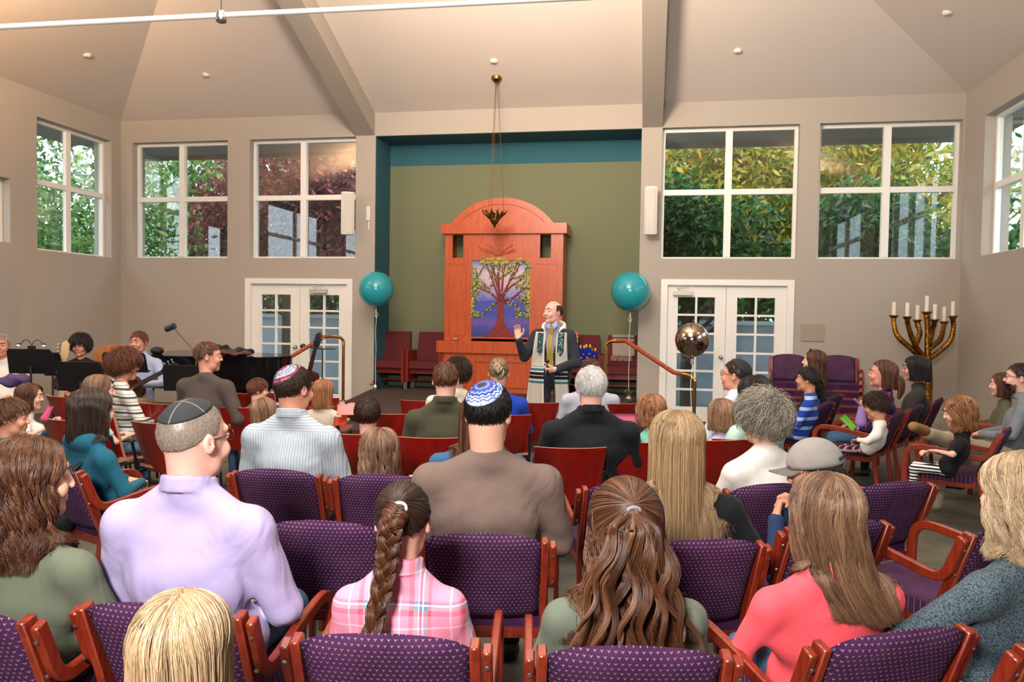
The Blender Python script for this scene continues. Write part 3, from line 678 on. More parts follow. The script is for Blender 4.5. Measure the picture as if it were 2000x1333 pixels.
RL = [(1116, 877, 'red plywood chair behind the man in the black jacket', 12), (832, 857, 'red plywood chair behind the man in the olive shirt', 8), (752, 810, 'red plywood chair right of the dark haired boy in red', 8), (692, 850, 'red plywood chair right of the striped grey shirt', 6), (612, 778, 'red plywood chair before the girl with the orange and pink papers', 4), (488, 770, 'red plywood chair under the boy with glasses by the brass handrail', 2), (445, 797, 'red plywood chair behind the man in the dark brown shirt', 0), (305, 790, 'red plywood chair right of the striped white shirt', -8), (243, 787, 'red plywood chair behind the cream and grey striped shirt', -14), (292, 828, 'empty red plywood chair left of the black kippah', -8), (103, 775, 'red plywood chair beside the girl with the pink paper', -20), (98, 820, 'red plywood chair left of the teal jacket', -18), (826, 784, 'red plywood chair left of the olive shirt, nearest the stage', 8), (1046, 788, 'red plywood chair beside the royal blue sweater', 12), (1196, 790, 'red plywood chair right of the pale grey shirt before the stage', 14), (1256, 866, 'red plywood chair below the mint green toddler shirt', 16), (985, 812, 'red plywood chair behind the woman in royal blue', 11), (1462, 860, 'red plywood chair between the mint shirt and the white vest', 18), (1398, 862, 'red plywood chair under the girl with the light brown bob', 16), (168, 812, 'red plywood chair under the girl in pale aqua', -16)]
for x, y, lb, fa in RL: put_chair('r', x, y, lb, fa)
# stacked chairs against the back wall on the right
for sx, lab in ((1540, 'left'), (1641, 'right')):
    base = onY(sx, 760, 10.35)
    for k in range(4):
        o = copy_tree(PCH); o.location = (base[0], base[1], k*.095); o.rotation_euler = (0, 0, rad(172)); 
        o['label'] = ['purple armchair at the bottom of the %s stack by the wall', 'purple armchair second from the bottom of the %s stack by the wall', 'purple armchair third from the bottom of the %s stack by the wall', 'purple armchair topmost in the %s stack by the wall'][k] % lab
        o['group'] = 'stacked purple armchairs by the wall'
# upholstered stage seats
def stage_seat():
    r = thing('stage_armchair', 'x', 'chair', (0, 0, 0), 0, 'maroon upholstered seats on the stage')
    bm = B(); vs = box(bm, -.24, .24, -.27, -.2, .42, .91)
    for v in vs:
        if v.co.z > .8: v.co.y -= .06; v.co.x *= .94
    obj('backrest', bm, MAROON, r, bevel=.02)
    bm = B(); box(bm, -.24, .24, -.22, .22, .34, .45); obj('seat', bm, MAROON, r, bevel=.03, seg=3)
    for sx in (-1, 1):
        x0, x1 = sorted((sx*.245, sx*.325)); bm = B(); box(bm, x0, x1, -.22, .25, .12, .62); a = obj('side_panel', bm, plain('dark red stained panel', '#7c1d10', .4), r, bevel=.008)
        for yy in (-.16, .2):
            b2 = B(); tube(b2, [(sx*.285, yy, 0), (sx*.285, yy, .12)], .012, 8); obj('leg', b2, STEEL, a)
    bm = B(); box(bm, -.245, .245, .1, .13, .25, .33); box(bm, -.245, .245, -.1, -.07, .12, .15); obj('crossbar', bm, plain('dark red stained panel', '#7c1d10', .4), r)
    return r
SS = stage_seat()
def seat_at(px, lab, first=False):
    p = onY(px, 700, 11.78); o = SS if first else copy_tree(SS); o.location = (p[0], 11.78, .338); o.rotation_euler = (0, 0, pi); o['label'] = lab; return o
seat_at(765, 'maroon seat on the stage next to the left wall column', True); seat_at(835, 'maroon seat on the stage just left of the orange cabinet')
s3 = seat_at(1140, 'maroon seat on the stage holding the blue stuffed toys, right of the cabinet'); s4 = seat_at(1214, 'maroon seat on the stage draped with the striped prayer shawl')
# shawl draped over the right-hand seat
def shawl():
    p = s4.location; bm = B(); nx = 10
    prof = [(12.13, .84), (12.125, .915), (12.07, .93), (12.015, .915), (11.985, .8), (11.965, .7), (11.95, .6)]; rows = []
    for j, (y, z) in enumerate(prof): rows.append([bm.verts.new((-.17+.34*i/nx+.004*j, y-11.78+.01*sin(i*2.1+j), z)) for i in range(nx+1)])
    for a_, b_ in zip(rows, rows[1:]):
        for i in range(nx): bm.faces.new([a_[i], a_[i+1], b_[i+1], b_[i]])
    bmesh.ops.solidify(bm, geom=bm.faces[:], thickness=.006)
    t = NT('cream striped shawl', .9); x, y, z = t.xyz(t.coord()); m = t.mth('LESS_THAN', t.mth('FRACT', t.mth('MULTIPLY', z, 15.0)), .22); m2 = t.mth('GREATER_THAN', z, .80)
    t.set('Base Color', t.mix(t.mth('MULTIPLY', m, m2), srgb('#dcc7b4'), srgb('#2b1c1c')))
    o = obj('prayer_shawl', bm, t.m, smooth=True); o.location = (p[0], p[1], p[2]); o.rotation_euler = (0, 0, 0)
    f = B()
    for i in range(22): tube(f, [(-.165+.015*i, .168, .602), (-.165+.015*i+random.uniform(-.006, .006), .166, .56), (-.165+.015*i+random.uniform(-.01, .01), .162, .52)], .0028, 5)
    obj('fringe', f, plain('cream yarn', '#d8c6b4', .9), o)
    tag(o, 'cream prayer shawl with dark stripes and fringe hanging over the right stage seat', 'shawl')
    return o
shw = shawl()
# ------------------------------------------------------------------ soft modelling: blended volumes turned into one skin
def smin(a, b, k):
    h = np.clip(.5+.5*(b-a)/k, 0, 1); return b*(1-h)+a*h-k*h*(1-h)
class Sdf:
    def __init__(s): s.p = []
    def _add(s, kind, k, lo, hi, *a): s.p.append((kind, k, np.array(lo, float), np.array(hi, float), a)); return s
    def cone(s, a, b, ra, rb, k=.02, sx=1.0, cut=False):
        """capsule with two radii; sx widens it along local x (about its own axis)"""
        a = np.array(a, float); b = np.array(b, float); m = max(ra, rb)*max(1, sx)
        return s._add('cut' if cut else 'add', k, np.minimum(a, b)-m, np.maximum(a, b)+m, 'c', a, b, ra, rb, sx)
    def ell(s, c, r, k=.02, cut=False, R=None):
        c = np.array(c, float); r = np.array(r, float); m = r if R is None else np.full(3, r.max())
        return s._add('cut' if cut else 'add', k, c-m, c+m, 'e', c, r, R)
    def ring(s, c, rx, ry, h, th, k=.004, tilt=0.0):
        c = np.array(c, float); m = np.array([rx+th, ry+th, h+th+.03]); return s._add('add', k, c-m, c+m, 'r', c, rx, ry, h, th, tilt)
    @staticmethod
    def dist(P, a):
        if a[0] == 'c':
            _, A, Bq, ra, rb, sx = a; q = P-A
            if sx != 1.0: q = q*np.array([1/sx, 1, 1])
            ba = (Bq-A)*np.array([1/sx, 1, 1]); t = np.clip((q@ba)/max(ba@ba, 1e-9), 0, 1)
            return np.linalg.norm(q-t[..., None]*ba, axis=-1)-(ra+(rb-ra)*t)
        if a[0] == 'e':
            _, c, r, R = a; q = P-c
            if R is not None: q = q@R
            k0 = np.linalg.norm(q/r, axis=-1); k1 = np.linalg.norm(q/(r*r), axis=-1); return k0*(k0-1)/np.maximum(k1, 1e-6)
        if a[0] == 'r':
            _, c, rx, ry, h, th, tilt = a; q = P-c; z = q[..., 2]-q[..., 1]*tilt
            f = (rx+ry)/2; rr = np.sqrt((q[..., 0]*f/rx)**2+(q[..., 1]*f/ry)**2)-(f-z*.12)
            return np.sqrt(np.maximum(np.abs(rr)-th*.4, 0)**2+np.maximum(np.abs(z)-h, 0)**2)-th*.6
    def at(s, P):
        d = np.full(P.shape[:-1], 9.0)
        for kind, k, lo, hi, a in s.p:
            v = s.dist(P, a)
            d = smin(d, v, k) if kind == 'add' else -smin(-d, v, k)
        return d
    def mesh(s, h, pad=.02, disp=None, clip=None):
        lo = np.min([p[2] for p in s.p if p[0] == 'add'], axis=0)-pad-h; hi = np.max([p[3] for p in s.p if p[0] == 'add'], axis=0)+pad+h
        if clip: lo = np.maximum(lo, clip[0]); hi = np.minimum(hi, clip[1])
        n = np.maximum(np.ceil((hi-lo)/h).astype(int)+1, 4)
        ax = [lo[i]+h*np.arange(n[i]) for i in range(3)]
        D = np.full(n, 9.0, np.float32)
        for kind, k, l, u, a in s.p:
            m = k*1.2+2.5*h
            i0 = np.maximum(((l-m-lo)/h).astype(int), 0); i1 = np.minimum(np.ceil((u+m-lo)/h).astype(int)+1, n)
            if (i1 <= i0).any(): continue
            G = np.stack(np.meshgrid(*[ax[i][i0[i]:i1[i]] for i in range(3)], indexing='ij'), -1)
            v = s.dist(G, a); sl = tuple(slice(i0[i], i1[i]) for i in range(3))
            D[sl] = smin(D[sl], v, k) if kind == 'add' else -smin(-D[sl], v, k)
        if disp is not None:
            G = np.stack(np.meshgrid(*ax, indexing='ij'), -1)
            band = np.abs(D) < .05
            D[band] += disp(G[band])
        if clip:  # close the volume at its clipping planes
            D[0], D[-1], D[:, 0], D[:, -1], D[:, :, 0], D[:, :, -1] = 1, 1, 1, 1, 1, 1
        return surface_net(D, lo, h)
def surface_net(D, lo, h):
    I = D < 0; nx, ny, nz = D.shape
    c = np.zeros((nx-1, ny-1, nz-1), np.int8)
    for dx in (0, 1):
        for dy in (0, 1):
            for dz in (0, 1): c += I[dx:nx-1+dx, dy:ny-1+dy, dz:nz-1+dz]
    act = (c > 0) & (c < 8); ix = np.argwhere(act)
    idx = np.full(act.shape, -1, np.int32); idx[act] = np.arange(len(ix))
    acc = np.zeros((len(ix), 3)); cnt = np.zeros(len(ix))
    cor = [(0, 0, 0), (1, 0, 0), (0, 1, 0), (1, 1, 0), (0, 0, 1), (1, 0, 1), (0, 1, 1), (1, 1, 1)]
    val = [D[ix[:, 0]+a, ix[:, 1]+b, ix[:, 2]+c_] for a, b, c_ in cor]
    for i, j in ((0, 1), (2, 3), (4, 5), (6, 7), (0, 2), (1, 3), (4, 6), (5, 7), (0, 4), (1, 5), (2, 6), (3, 7)):
        a, b = val[i], val[j]; m = (a < 0) != (b < 0); t = np.where(m, a/np.where(m, a-b, 1), 0)
        p = np.array(cor[i])+t[:, None]*(np.array(cor[j])-np.array(cor[i])); acc[m] += p[m]; cnt[m] += 1
    V = lo+h*(ix+acc/np.maximum(cnt, 1)[:, None])
    Q = []
    for ax in range(3):
        u, v = (ax+1) % 3, (ax+2) % 3
        s0 = [slice(None)]*3; s1 = [slice(None)]*3; s0[ax] = slice(0, -1); s1[ax] = slice(1, None)
        for q in (s0, s1): q[u] = slice(1, -1); q[v] = slice(1, -1)
        A, Bb = I[tuple(s0)], I[tuple(s1)]; e = np.argwhere(A != Bb)
        if not len(e): continue
        fl = A[tuple(e.T)]; base = e.copy(); base[:, u] += 1; base[:, v] += 1
        def g(du, dv): q = base.copy(); q[:, u] -= du; q[:, v] -= dv; return idx[tuple(q.T)]
        quad = np.stack([g(1, 1), g(0, 1), g(0, 0), g(1, 0)], 1); quad[~fl] = quad[~fl][:, ::-1]; Q.append(quad)
    Q = np.concatenate(Q); Q = Q[(Q >= 0).all(1)]
    return V, Q
def join_np(parts):
    Vs, Qs, off = [], [], 0
    for V, Q in parts: Vs.append(V); Qs.append(Q+off); off += len(V)
    return np.concatenate(Vs), np.concatenate(Qs)

# ------------------------------------------------------------------ skin, hair and cloth
def skin(name, col):
    if name in MATS: return MATS[name]
    t = NT(name, .5); c = srgb(col); f = t.noise(7, 3, t.coord())
    t.set('Base Color', t.ramp(f, [(.3, tuple(x*.92 for x in c[:3])+(1,)), (.7, c)]))
    t.set('Subsurface Weight', .12); t.set('Subsurface Radius', (.02, .008, .005)); t.bump(t.noise(160, 2, t.coord()), .08, .002)
    MATS[name] = t.m; return t.m
def hairm(name, dark, mid, light, rough=.38):
    k = 'hair '+name
    if k in MATS: return MATS[k]
    t = NT(k, rough); a = t.n('ShaderNodeAttribute', {'attribute_name': 'tone'}).outputs['Fac']
    t.set('Base Color', t.ramp(a, [(0, srgb(dark)), (.5, srgb(mid)), (1, srgb(light))]))
    t.set('Specular IOR Level', .55); MATS[k] = t.m; return t.m
def cloth(name, col, var=.06, kind=None, rough=.85, cols=(), wr=.5):
    """woven cloth with soft creases; kind adds a woven pattern in the garment's own coordinates"""
    k = 'cloth '+name
    if k in MATS: return MATS[k]
    t = NT(k, rough); c = srgb(col); co = t.coord(); x, y, z = t.xyz(co)
    base = c
    if kind == 'hstripe':
        m = t.mth('LESS_THAN', t.mth('FRACT', t.mth('MULTIPLY', z, cols[1])), cols[2]); base = t.mix(m, c, srgb(cols[0]))
        if len(cols) > 3: base = t.mix(t.mth('LESS_THAN', t.mth('FRACT', t.mth('ADD', t.mth('MULTIPLY', z, cols[1]), .5)), cols[4]), base, srgb(cols[3]))
    if kind == 'vstripe':
        yoke = t.mth('GREATER_THAN', z, cols[3]); vv = t.mix(yoke, t.n('ShaderNodeCombineXYZ', i0=x).outputs[0], t.n('ShaderNodeCombineXYZ', i0=t.mth('ADD', z, 0)).outputs[0])
        xx = t.xyz(vv)[0]
        m = t.mth('LESS_THAN', t.mth('FRACT', t.mth('MULTIPLY', xx, cols[1])), cols[2]); base = t.mix(m, c, srgb(cols[0]))
    if kind == 'plaid':
        def band(co_, f, cl, off=0.0):
            fr = t.mth('FRACT', t.mth('ADD', t.mth('MULTIPLY', co_, f), off)); return t.ramp(fr, cl, 'CONSTANT')
        P = [(0, srgb('#e58aa6')), (.16, srgb('#f4c6d2')), (.2, srgb('#e58aa6')), (.36, srgb('#e0566a')), (.46, srgb('#7fa0b5')), (.54, srgb('#e9dbe4')), (.57, srgb('#7a5a86')), (.62, srgb('#e9dbe4')), (.65, srgb('#4d8f9f')), (.73, srgb('#e0566a')), (.8, srgb('#e58aa6'))]
        Hh = [(0, srgb('#e893ad')), (.2, srgb('#f7d3dc')), (.24, srgb('#e893ad')), (.45, srgb('#dd5168')), (.55, srgb('#53939f')), (.62, srgb('#f0dde6')), (.65, srgb('#8a6a94')), (.7, srgb('#e893ad'))]
        base = t.mix(.5, band(x, 7.5, P, .12), band(z, 7.0, Hh, .3))
    if kind == 'check':
        v = t.noise(6, 1, co); w1 = t.mth('LESS_THAN', t.mth('FRACT', t.mth('ADD', t.mth('MULTIPLY', z, cols[1]), t.mth('MULTIPLY', v, 1.5))), cols[2])
        w2 = t.mth('LESS_THAN', t.mth('FRACT', t.mth('ADD', t.mth('MULTIPLY', t.mth('ADD', x, y), cols[1]), t.mth('MULTIPLY', v, 1.5))), cols[2]); base = t.mix(t.mth('MAXIMUM', w1, w2), c, srgb(cols[0]))
    if kind == 'heather':
        base = t.ramp(t.noise(220, 2, co), [(.35, c), (.62, srgb(cols[0]))])
    n1 = t.noise(4.5, 4, co)
    if isinstance(base, tuple): base = t.ramp(n1, [(.3, tuple(q*(1-var) for q in c[:3])+(1,)), (.7, tuple(min(1, q*(1+var)) for q in c[:3])+(1,))])
    t.set('Base Color', base); t.set('Sheen Weight', .03); t.set('Specular IOR Level', .25)
    wv = t.noise(5.5, 2, t.n('ShaderNodeMapping', Vector=co, Scale=(1, 1, .5), Rotation=(0, .6, 0)).outputs[0], .4, 1.6)
    t.bump(t.mth('ADD', t.mth('MULTIPLY', wv, 1.0), t.mth('MULTIPLY', t.noise(260, 1, co), .03)), wr, .03)
    MATS[k] = t.m; return t.m
SK = skin('fair skin', '#dba98f'); SKP = skin('pink fair skin', '#e0ab9a'); SKT = skin('tan skin', '#c48a6a'); SKR = skin('ruddy skin', '#cf8f78')
LIP = plain('lips', '#b8705f', .5); EYEW = plain('eye white', '#cfc6be', .3); IRIS = plain('dark iris', '#2c2019', .2)
JEANS = cloth('blue denim', '#33506e', .15, 'heather', cols=('#4a6a8a',)); DARKP = cloth('charcoal trousers', '#24262b'); KHAKI = cloth('khaki trousers', '#a0937a'); LEG = cloth('black leggings', '#16171a')
SHOE = plain('dark shoe leather', '#1d1a19', .4)

def strands(P, rad0, taper=.3, tone=None, jitter=.15):
    """P (n,m,3) centre lines -> three sided tapering strands; returns V,Q,tone"""
    n, m, _ = P.shape
    T = np.gradient(P, axis=1); T /= np.linalg.norm(T, axis=2, keepdims=True)+1e-9
    ref = np.tile(np.array([.3, .5, .81]), (n, 1))[:, None, :]; S = np.cross(T, ref); S /= np.linalg.norm(S, axis=2, keepdims=True)+1e-9; U = np.cross(T, S)
    tt = np.linspace(0, 1, m); w = rad0*(1-(1-taper)*tt**3)*np.minimum(1, .4+tt*6)
    ph = RNG.random(n)*6.28; V = []
    for k in range(3):
        a = ph[:, None]+k*2*pi/3; V.append(P+(S*np.cos(a)[..., None]+U*np.sin(a)[..., None])*w[None, :, None])
    V = np.stack(V, 2).reshape(-1, 3)   # n,m,3,3
    i = np.arange(n)[:, None, None]; j = np.arange(m-1)[None, :, None]; k = np.arange(3)[None, None, :]; k2 = (k+1) % 3
    b = i*m*3
    Q = np.stack([b+j*3+k, b+j*3+k2, b+(j+1)*3+k2, b+(j+1)*3+k], -1).reshape(-1, 4)
    if tone is None: tone = RNG.random(n)
    tn = np.clip(tone[:, None]+RNG.normal(size=(n, m))*.04, 0, 1)
    return V, Q, np.repeat(tn.reshape(-1), 3)
def hair_obj(parts, mat, parent, name='hair'):
    Vs, Qs, Ts, off = [], [], [], 0
    for V, Q, T in parts: Vs.append(V); Qs.append(Q+off); Ts.append(T); off += len(V)
    me = np_mesh(name, np.concatenate(Vs), np.concatenate(Qs), True); a = me.attributes.new('tone', 'FLOAT', 'POINT'); a.data.foreach_set('value', np.concatenate(Ts).astype(np.float32))
    return link_mesh(name, me, mat, parent)
def rotm(yaw=0, pitch=0, roll=0):
    return np.array((Matrix.Rotation(rad(yaw), 3, 'Z') @ Matrix.Rotation(rad(pitch), 3, 'X') @ Matrix.Rotation(rad(roll), 3, 'Y')))

def head_sdf(A, c, R, H, female=False, face=True, beard=False):
    """head blended into Sdf A. c centre, R rotation, H height (adult .23)"""
    u = H/.23
    def T(p): return c+R@(np.array(p)*u)
    Ri = R
    A.ell(T((0, -.012, .028)), np.array((.075, .096, .087))*u, .01, R=Ri)
    A.ell(T((0, .024, -.034)), np.array((.057, .064, .08))*u, .035*u, R=Ri)
    A.cone(T((-.03, .03, -.075)), T((.03, .03, -.075)), .026*u, .026*u, .03*u); A.ell(T((0, .07, -.094)), np.array((.02, .018, .02))*u, .02*u, R=Ri)
    if face:
        A.cone(T((0, .086, .014)), T((0, .1, -.022)), .0065*u, .0105*u, .012*u)
        for s in (-1, 1):
            A.ell(T((s*.011, .099, -.026)), np.array((.008, .009, .007))*u, .006*u, R=Ri)
            A.cone(T((s*.012, .083, .034)), T((s*.046, .07, .032)), .009*u, .008*u, .014*u)
            A.ell(T((s*.04, .07, -.03)), np.array((.02, .018, .022))*u, .02*u, R=Ri)
            A.ell(T((s*.031, .098, .010)), np.array((.017, .017, .013))*u, .01*u, cut=True, R=Ri)
            A.ell(T((s*.031, .0795, .010)), np.array((.0155, .0125, .0128))*u, .004*u, R=Ri); A.ell(T((s*.031, .0945, .0095)), np.array((.0125, .009, .0052))*u, .0015*u, cut=True, R=Ri)
        A.cone(T((-.018, .085, -.052)), T((.018, .085, -.052)), .0062*u, .0062*u, .008*u); A.cone(T((-.015, .084, -.063)), T((.015, .084, -.063)), .0072*u, .0072*u, .008*u)
    for s in (-1, 1):
        Re = R@rotm(s*-22, 0, 0)
        A.ell(T((s*.079, -.012, -.004)), np.array((.007, .017, .028))*u, .006*u, R=Re); A.ell(T((s*.087, -.008, -.001)), np.array((.006, .010, .017))*u, .004*u, cut=True, R=Re)

def hand_sdf(A, w, fd, pd, u=1.0, curl=.5, side=1):
    """hand: w wrist point, fd finger direction, pd palm normal (palm faces pd), curl 0..1, side +1 thumb towards +lateral"""
    fd = np.array(fd, float); fd /= np.linalg.norm(fd); pd = np.array(pd, float); pd -= fd*(pd@fd); pd /= np.linalg.norm(pd); la = np.cross(fd, pd)*side
    kk = .005*u
    for s in (-.026, -.009, .009, .026): A.cone(w+fd*.012*u+la*s*.55*u, w+fd*.082*u+la*s*u, .015*u, .0115*u, .014*u)
    for i, (s, L) in enumerate(((.029, .072), (.010, .08), (-.009, .074), (-.027, .058))):
        p = w+fd*.082*u+la*s*u; a = .15+curl*(.95+.12*i)
        for sg, rr in ((.45, (.0092, .0086)), (.3, (.0086, .0078)), (.25, (.0078, .0066))):
            d = fd*cos(a)+pd*sin(a)+la*s*1.2*(1-curl); d /= np.linalg.norm(d); q = p+d*L*sg*u
            A.cone(p, q, rr[0]*u, rr[1]*u, kk); p = q; a += curl*1.15+.06
    p = w+fd*.022*u+la*.024*u
    for d, L, r0, r1 in ((fd*.62+la*.75+pd*.25, .042, .0135, .0115), (fd*.85+la*.35+pd*(.25+curl*.5), .032, .0112, .0098), (fd*.9+la*.05+pd*(.2+curl*.8), .026, .0098, .008)):
        d = d/np.linalg.norm(d); q = p+d*L*u; A.cone(p, q, r0*u, r1*u, .006*u); p = q
# ------------------------------------------------------------------ people
HL = [(0, 56), (40, 60), (62, 74), (72, 96), (84, 97), (98, 100), (112, 112), (140, 124), (180, 127)]
def hairline(phi): return np.interp(np.abs(phi), [a for a, _ in HL], [b for _, b in HL])
def sph(th, ph):   # th from the top, ph azimuth from the front (degrees)
    th, ph = np.radians(th), np.radians(ph); return np.stack([np.sin(th)*np.sin(ph), np.sin(th)*np.cos(ph), np.cos(th)], -1)
CR0 = np.array([0, -.012, .028])
def on_head(dirs, c, R, u, t): return c+((dirs*(np.array([.075, .096, .087])*u+t)+CR0*u) @ R.T)
def hair_cap(c, R, u, t, tone=.35, fn=hairline, rough=.004, nphi=64, nth=26, recede=0):
    ph = np.linspace(-180, 180, nphi, endpoint=False); V = []; 
    hl = fn(ph)-recede*np.exp(-(ph/50)**2)
    for i in range(nth+3):
        f = min(i/nth, 1); th = hl*f; tt = t+rough*(np.sin(ph*.31+i*1.7)*np.sin(i*.9+ph*.07))
        if i > nth: tt = t-(i-nth)*(t+.012)/2; 
        V.append(on_head(sph(np.maximum(th, .5), ph), c, R, u, (np.ones(3)*np.asarray(tt)[..., None] if np.ndim(tt) else tt)))
    V = np.array(V).reshape(-1, 3); m = nth+3
    i, j = np.meshgrid(np.arange(m-1), np.arange(nphi), indexing='ij'); j2 = (j+1) % nphi
    Q = np.stack([i*nphi+j, (i+1)*nphi+j, (i+1)*nphi+j2, i*nphi+j2], -1).reshape(-1, 4)
    return V, Q, np.clip(np.full(len(V), tone)+RNG.normal(size=len(V))*.05, 0, 1)
def slerp(a, b, t):
    w = np.arccos(np.clip((a*b).sum(-1), -1, 1))[:, None, None]; s = np.sin(w)+1e-6
    return a[:, None]*np.sin((1-t)[None, :, None]*w)/s+b[:, None]*np.sin(t[None, :, None]*w)/s
def unit(v): return v/(np.linalg.norm(v, axis=-1, keepdims=True)+1e-9)
def push_out(P, col, margin, it=3):
    if col is None: return P
    sh = P.shape; P = P.reshape(-1, 3)
    for _ in range(it):
        lo = np.min([p[2] for p in col.p], 0)-.03; hi = np.max([p[3] for p in col.p], 0)+.03
        near = ((P > lo) & (P < hi)).all(1); q = P[near]
        if not len(q): break
        d = col.at(q); m = d < margin
        if not m.any(): break
        q2 = q[m]; e = .004; g = np.stack([col.at(q2+np.eye(3)[k]*e)-col.at(q2-np.eye(3)[k]*e) for k in range(3)], -1); g = unit(g); g[:, 2] *= .3; g = unit(g)
        q[m] = q2+g*(margin-d[m])[:, None]; P[near] = q
    return P.reshape(sh)
def short_hair(c, R, u, n, L, rad0, t=.004, fn=hairline, whorl=(0, -.55, .83), curl=0.0, recede=0, lift=.25, tonef=None):
    ph = RNG.uniform(-180, 180, n*2); cz = RNG.uniform(-.62, 1, n*2); th = np.degrees(np.arccos(cz)); hl = fn(ph)-recede*np.exp(-(ph/50)**2)
    k = th < hl-1; ph, th = ph[k][:n], th[k][:n]; D = sph(th, ph); w = unit(np.array(whorl, float))
    tan = D-w; tan = tan-(tan*D).sum(1)[:, None]*D; tan = unit(tan+RNG.normal(size=D.shape)*.22); tan[:, 2] -= .25; m = 9 if curl else 6
    s = np.linspace(0, 1, m); l = L*RNG.uniform(.6, 1.2, len(D)); ang = (l/.09)[:, None]*s[None, :]
    Dd = unit(D[:, None]*np.cos(ang)[..., None]+tan[:, None]*np.sin(ang)[..., None])
    off = t+lift*l[:, None]*np.sin(s*pi*.8)[None, :]*RNG.uniform(.3, 1, (len(D), 1))
    P = c+((Dd*np.array([.075, .096, .087])*u+CR0*u+Dd*off[..., None]) @ R.T)
    if curl:
        a = RNG.random((len(D), 1))*6.28+s[None, :]*9; b = unit(np.cross(D, tan)); P = P+((b[:, None]*np.cos(a)[..., None]+D[:, None]*np.sin(a)[..., None])*curl*s[None, :, None]) @ R.T
    tone = RNG.random(len(D)) if tonef is None else tonef(D)
    return strands(P, rad0, .35, tone)
def long_hair(c, R, u, n, L, rad0, col, wave=0.0, freq=30, curl=0.0, thick=.03, flare=.2, phm=125, part=0.0, clumps=50, back=.0, tip=.35, m=28, tone0=0, droop=None, lv=.12, sway=0.0):
    """strands parted on top, lying on the skull, then falling; col pushes them off the body"""
    ph = RNG.uniform(-phm, phm, n); lay = RNG.random(n)**.7; a = np.clip((np.abs(ph)-45)/75, 0, 1)
    root = np.stack([part+RNG.normal(size=n)*.05+.10*np.sign(ph), -.42+1.02*a+RNG.normal(size=n)*.10*(1-a), np.full(n, .9)], -1); root = unit(root)
    el = np.radians(-14+RNG.normal(size=n)*4); e = np.stack([np.sin(np.radians(ph))*np.cos(el), -np.cos(np.radians(ph))*np.cos(el), np.sin(el)], -1)
    m1 = 10; t1 = np.linspace(0, 1, m1)
    D = slerp(root, e, t1); o = (.004+thick*lay*.55)[:, None]*(.35+.65*np.sin(np.minimum(t1*1.4, 1)*pi/2))[None, :]
    P1 = c+((D*np.array([.075, .096, .087])*u+CR0*u+D*o[..., None]) @ R.T)
    m2 = m-m1; s = np.linspace(0, 1, m2+1)[1:]; Ls = L*(1-lv*RNG.random(n)**2-.06*np.abs(ph)/125)
    dn = np.array([0, 0, -1.0]); v0 = unit(P1[:, -1]-P1[:, -2]); out = P1[:, -1]-c; out[:, 2] = 0
    S = s[None, :]*Ls[:, None]
    P2 = P1[:, -1][:, None]+dn*S[..., None]+(v0*[1, 1, 0])[:, None]*(.012*(1-np.exp(-S/.03)))[..., None]+out[:, None]*(flare*S)[..., None]+np.array([1., 0, 0])*(sway*S*S/max(L, .01))[..., None]
    P2[..., 1] -= (back*S)*np.clip(np.abs(ph)/90, 0, 1)[:, None]
    P = np.concatenate([P1, P2], 1)
    arc = np.concatenate([np.linspace(-.12, 0, m1)[None].repeat(n, 0), S], 1); g = np.clip((arc+.09)/.16, 0, 1)
    ck = ((ph+phm)/(2*phm)*clumps).astype(int); cph = RNG.random(clumps+1)*6.28; cf = freq*(.8+.4*RNG.random(clumps+1)); ca = RNG.uniform(.6, 1.3, clumps+1)
    side = np.stack([np.cos(np.radians(ph)), np.sin(np.radians(ph)), np.zeros(n)], -1); nrm = np.stack([np.sin(np.radians(ph)), -np.cos(np.radians(ph)), np.zeros(n)], -1)
    A = cf[ck][:, None]*arc+cph[ck][:, None]+RNG.normal(size=(n, 1))*.25
    P = P+side[:, None]*(np.sin(A)*(wave*ca[ck])[:, None]*g)[..., None]+nrm[:, None]*(np.cos(A)*(max(curl, wave*.55)*ca[ck])[:, None]*g)[..., None]
    # strands of one lock draw together towards the tip
    for q in range(clumps+1):
        mk = ck == q
        if mk.sum() > 2:
            ctr = P[mk].mean(0, keepdims=True); f = (tip*np.clip(arc[mk]/max(L, .01), 0, 1)**1.2)[..., None]; P[mk] = P[mk]*(1-f)+ctr*f
    Pf = push_out(P[:, m1-2:].copy(), col, .006, 3); moved = np.linalg.norm(Pf-P[:, m1-2:], axis=2); rp = np.clip((arc[:, m1-2:]-.02)/.08, 0, 1)*np.clip(moved/.01, 0, 1); P[:, m1-2:] = Pf+nrm[:, None]*((lay*thick*.5)[:, None]*rp)[..., None]
    dr = RNG.normal(size=(n, 3)); P = P+dr[:, None]*(.0045*np.clip(arc/max(L, .05), 0, 1)**1.3)[..., None]+RNG.normal(size=(n, 3))[:, None]*.0012
    tone = np.clip(.5+.32*(RNG.random(clumps+1)[ck]-.5)+.45*(RNG.random(n)-.5)+tone0, 0, 1)
    return strands(P, rad0, tip and .3, tone)
def gather_hair(c, R, u, n, goal, rad0, t=.006):
    """hair combed tight from the hairline to one gathering point"""
    ph = RNG.uniform(-180, 180, n); D0 = sph(hairline(ph)-RNG.random(n)**2*40, ph); gd = unit(np.array(goal, float)); s = np.linspace(0, 1, 12)
    D = slerp(D0, np.repeat(gd[None], n, 0), s); o = t+.008*np.sin(s*pi/2)**2*RNG.random((n, 1)); P = c+((D*np.array([.075, .096, .087])*u+CR0*u+D*o[..., None]) @ R.T)
    return strands(P, rad0, .8, RNG.random(n)*.8)
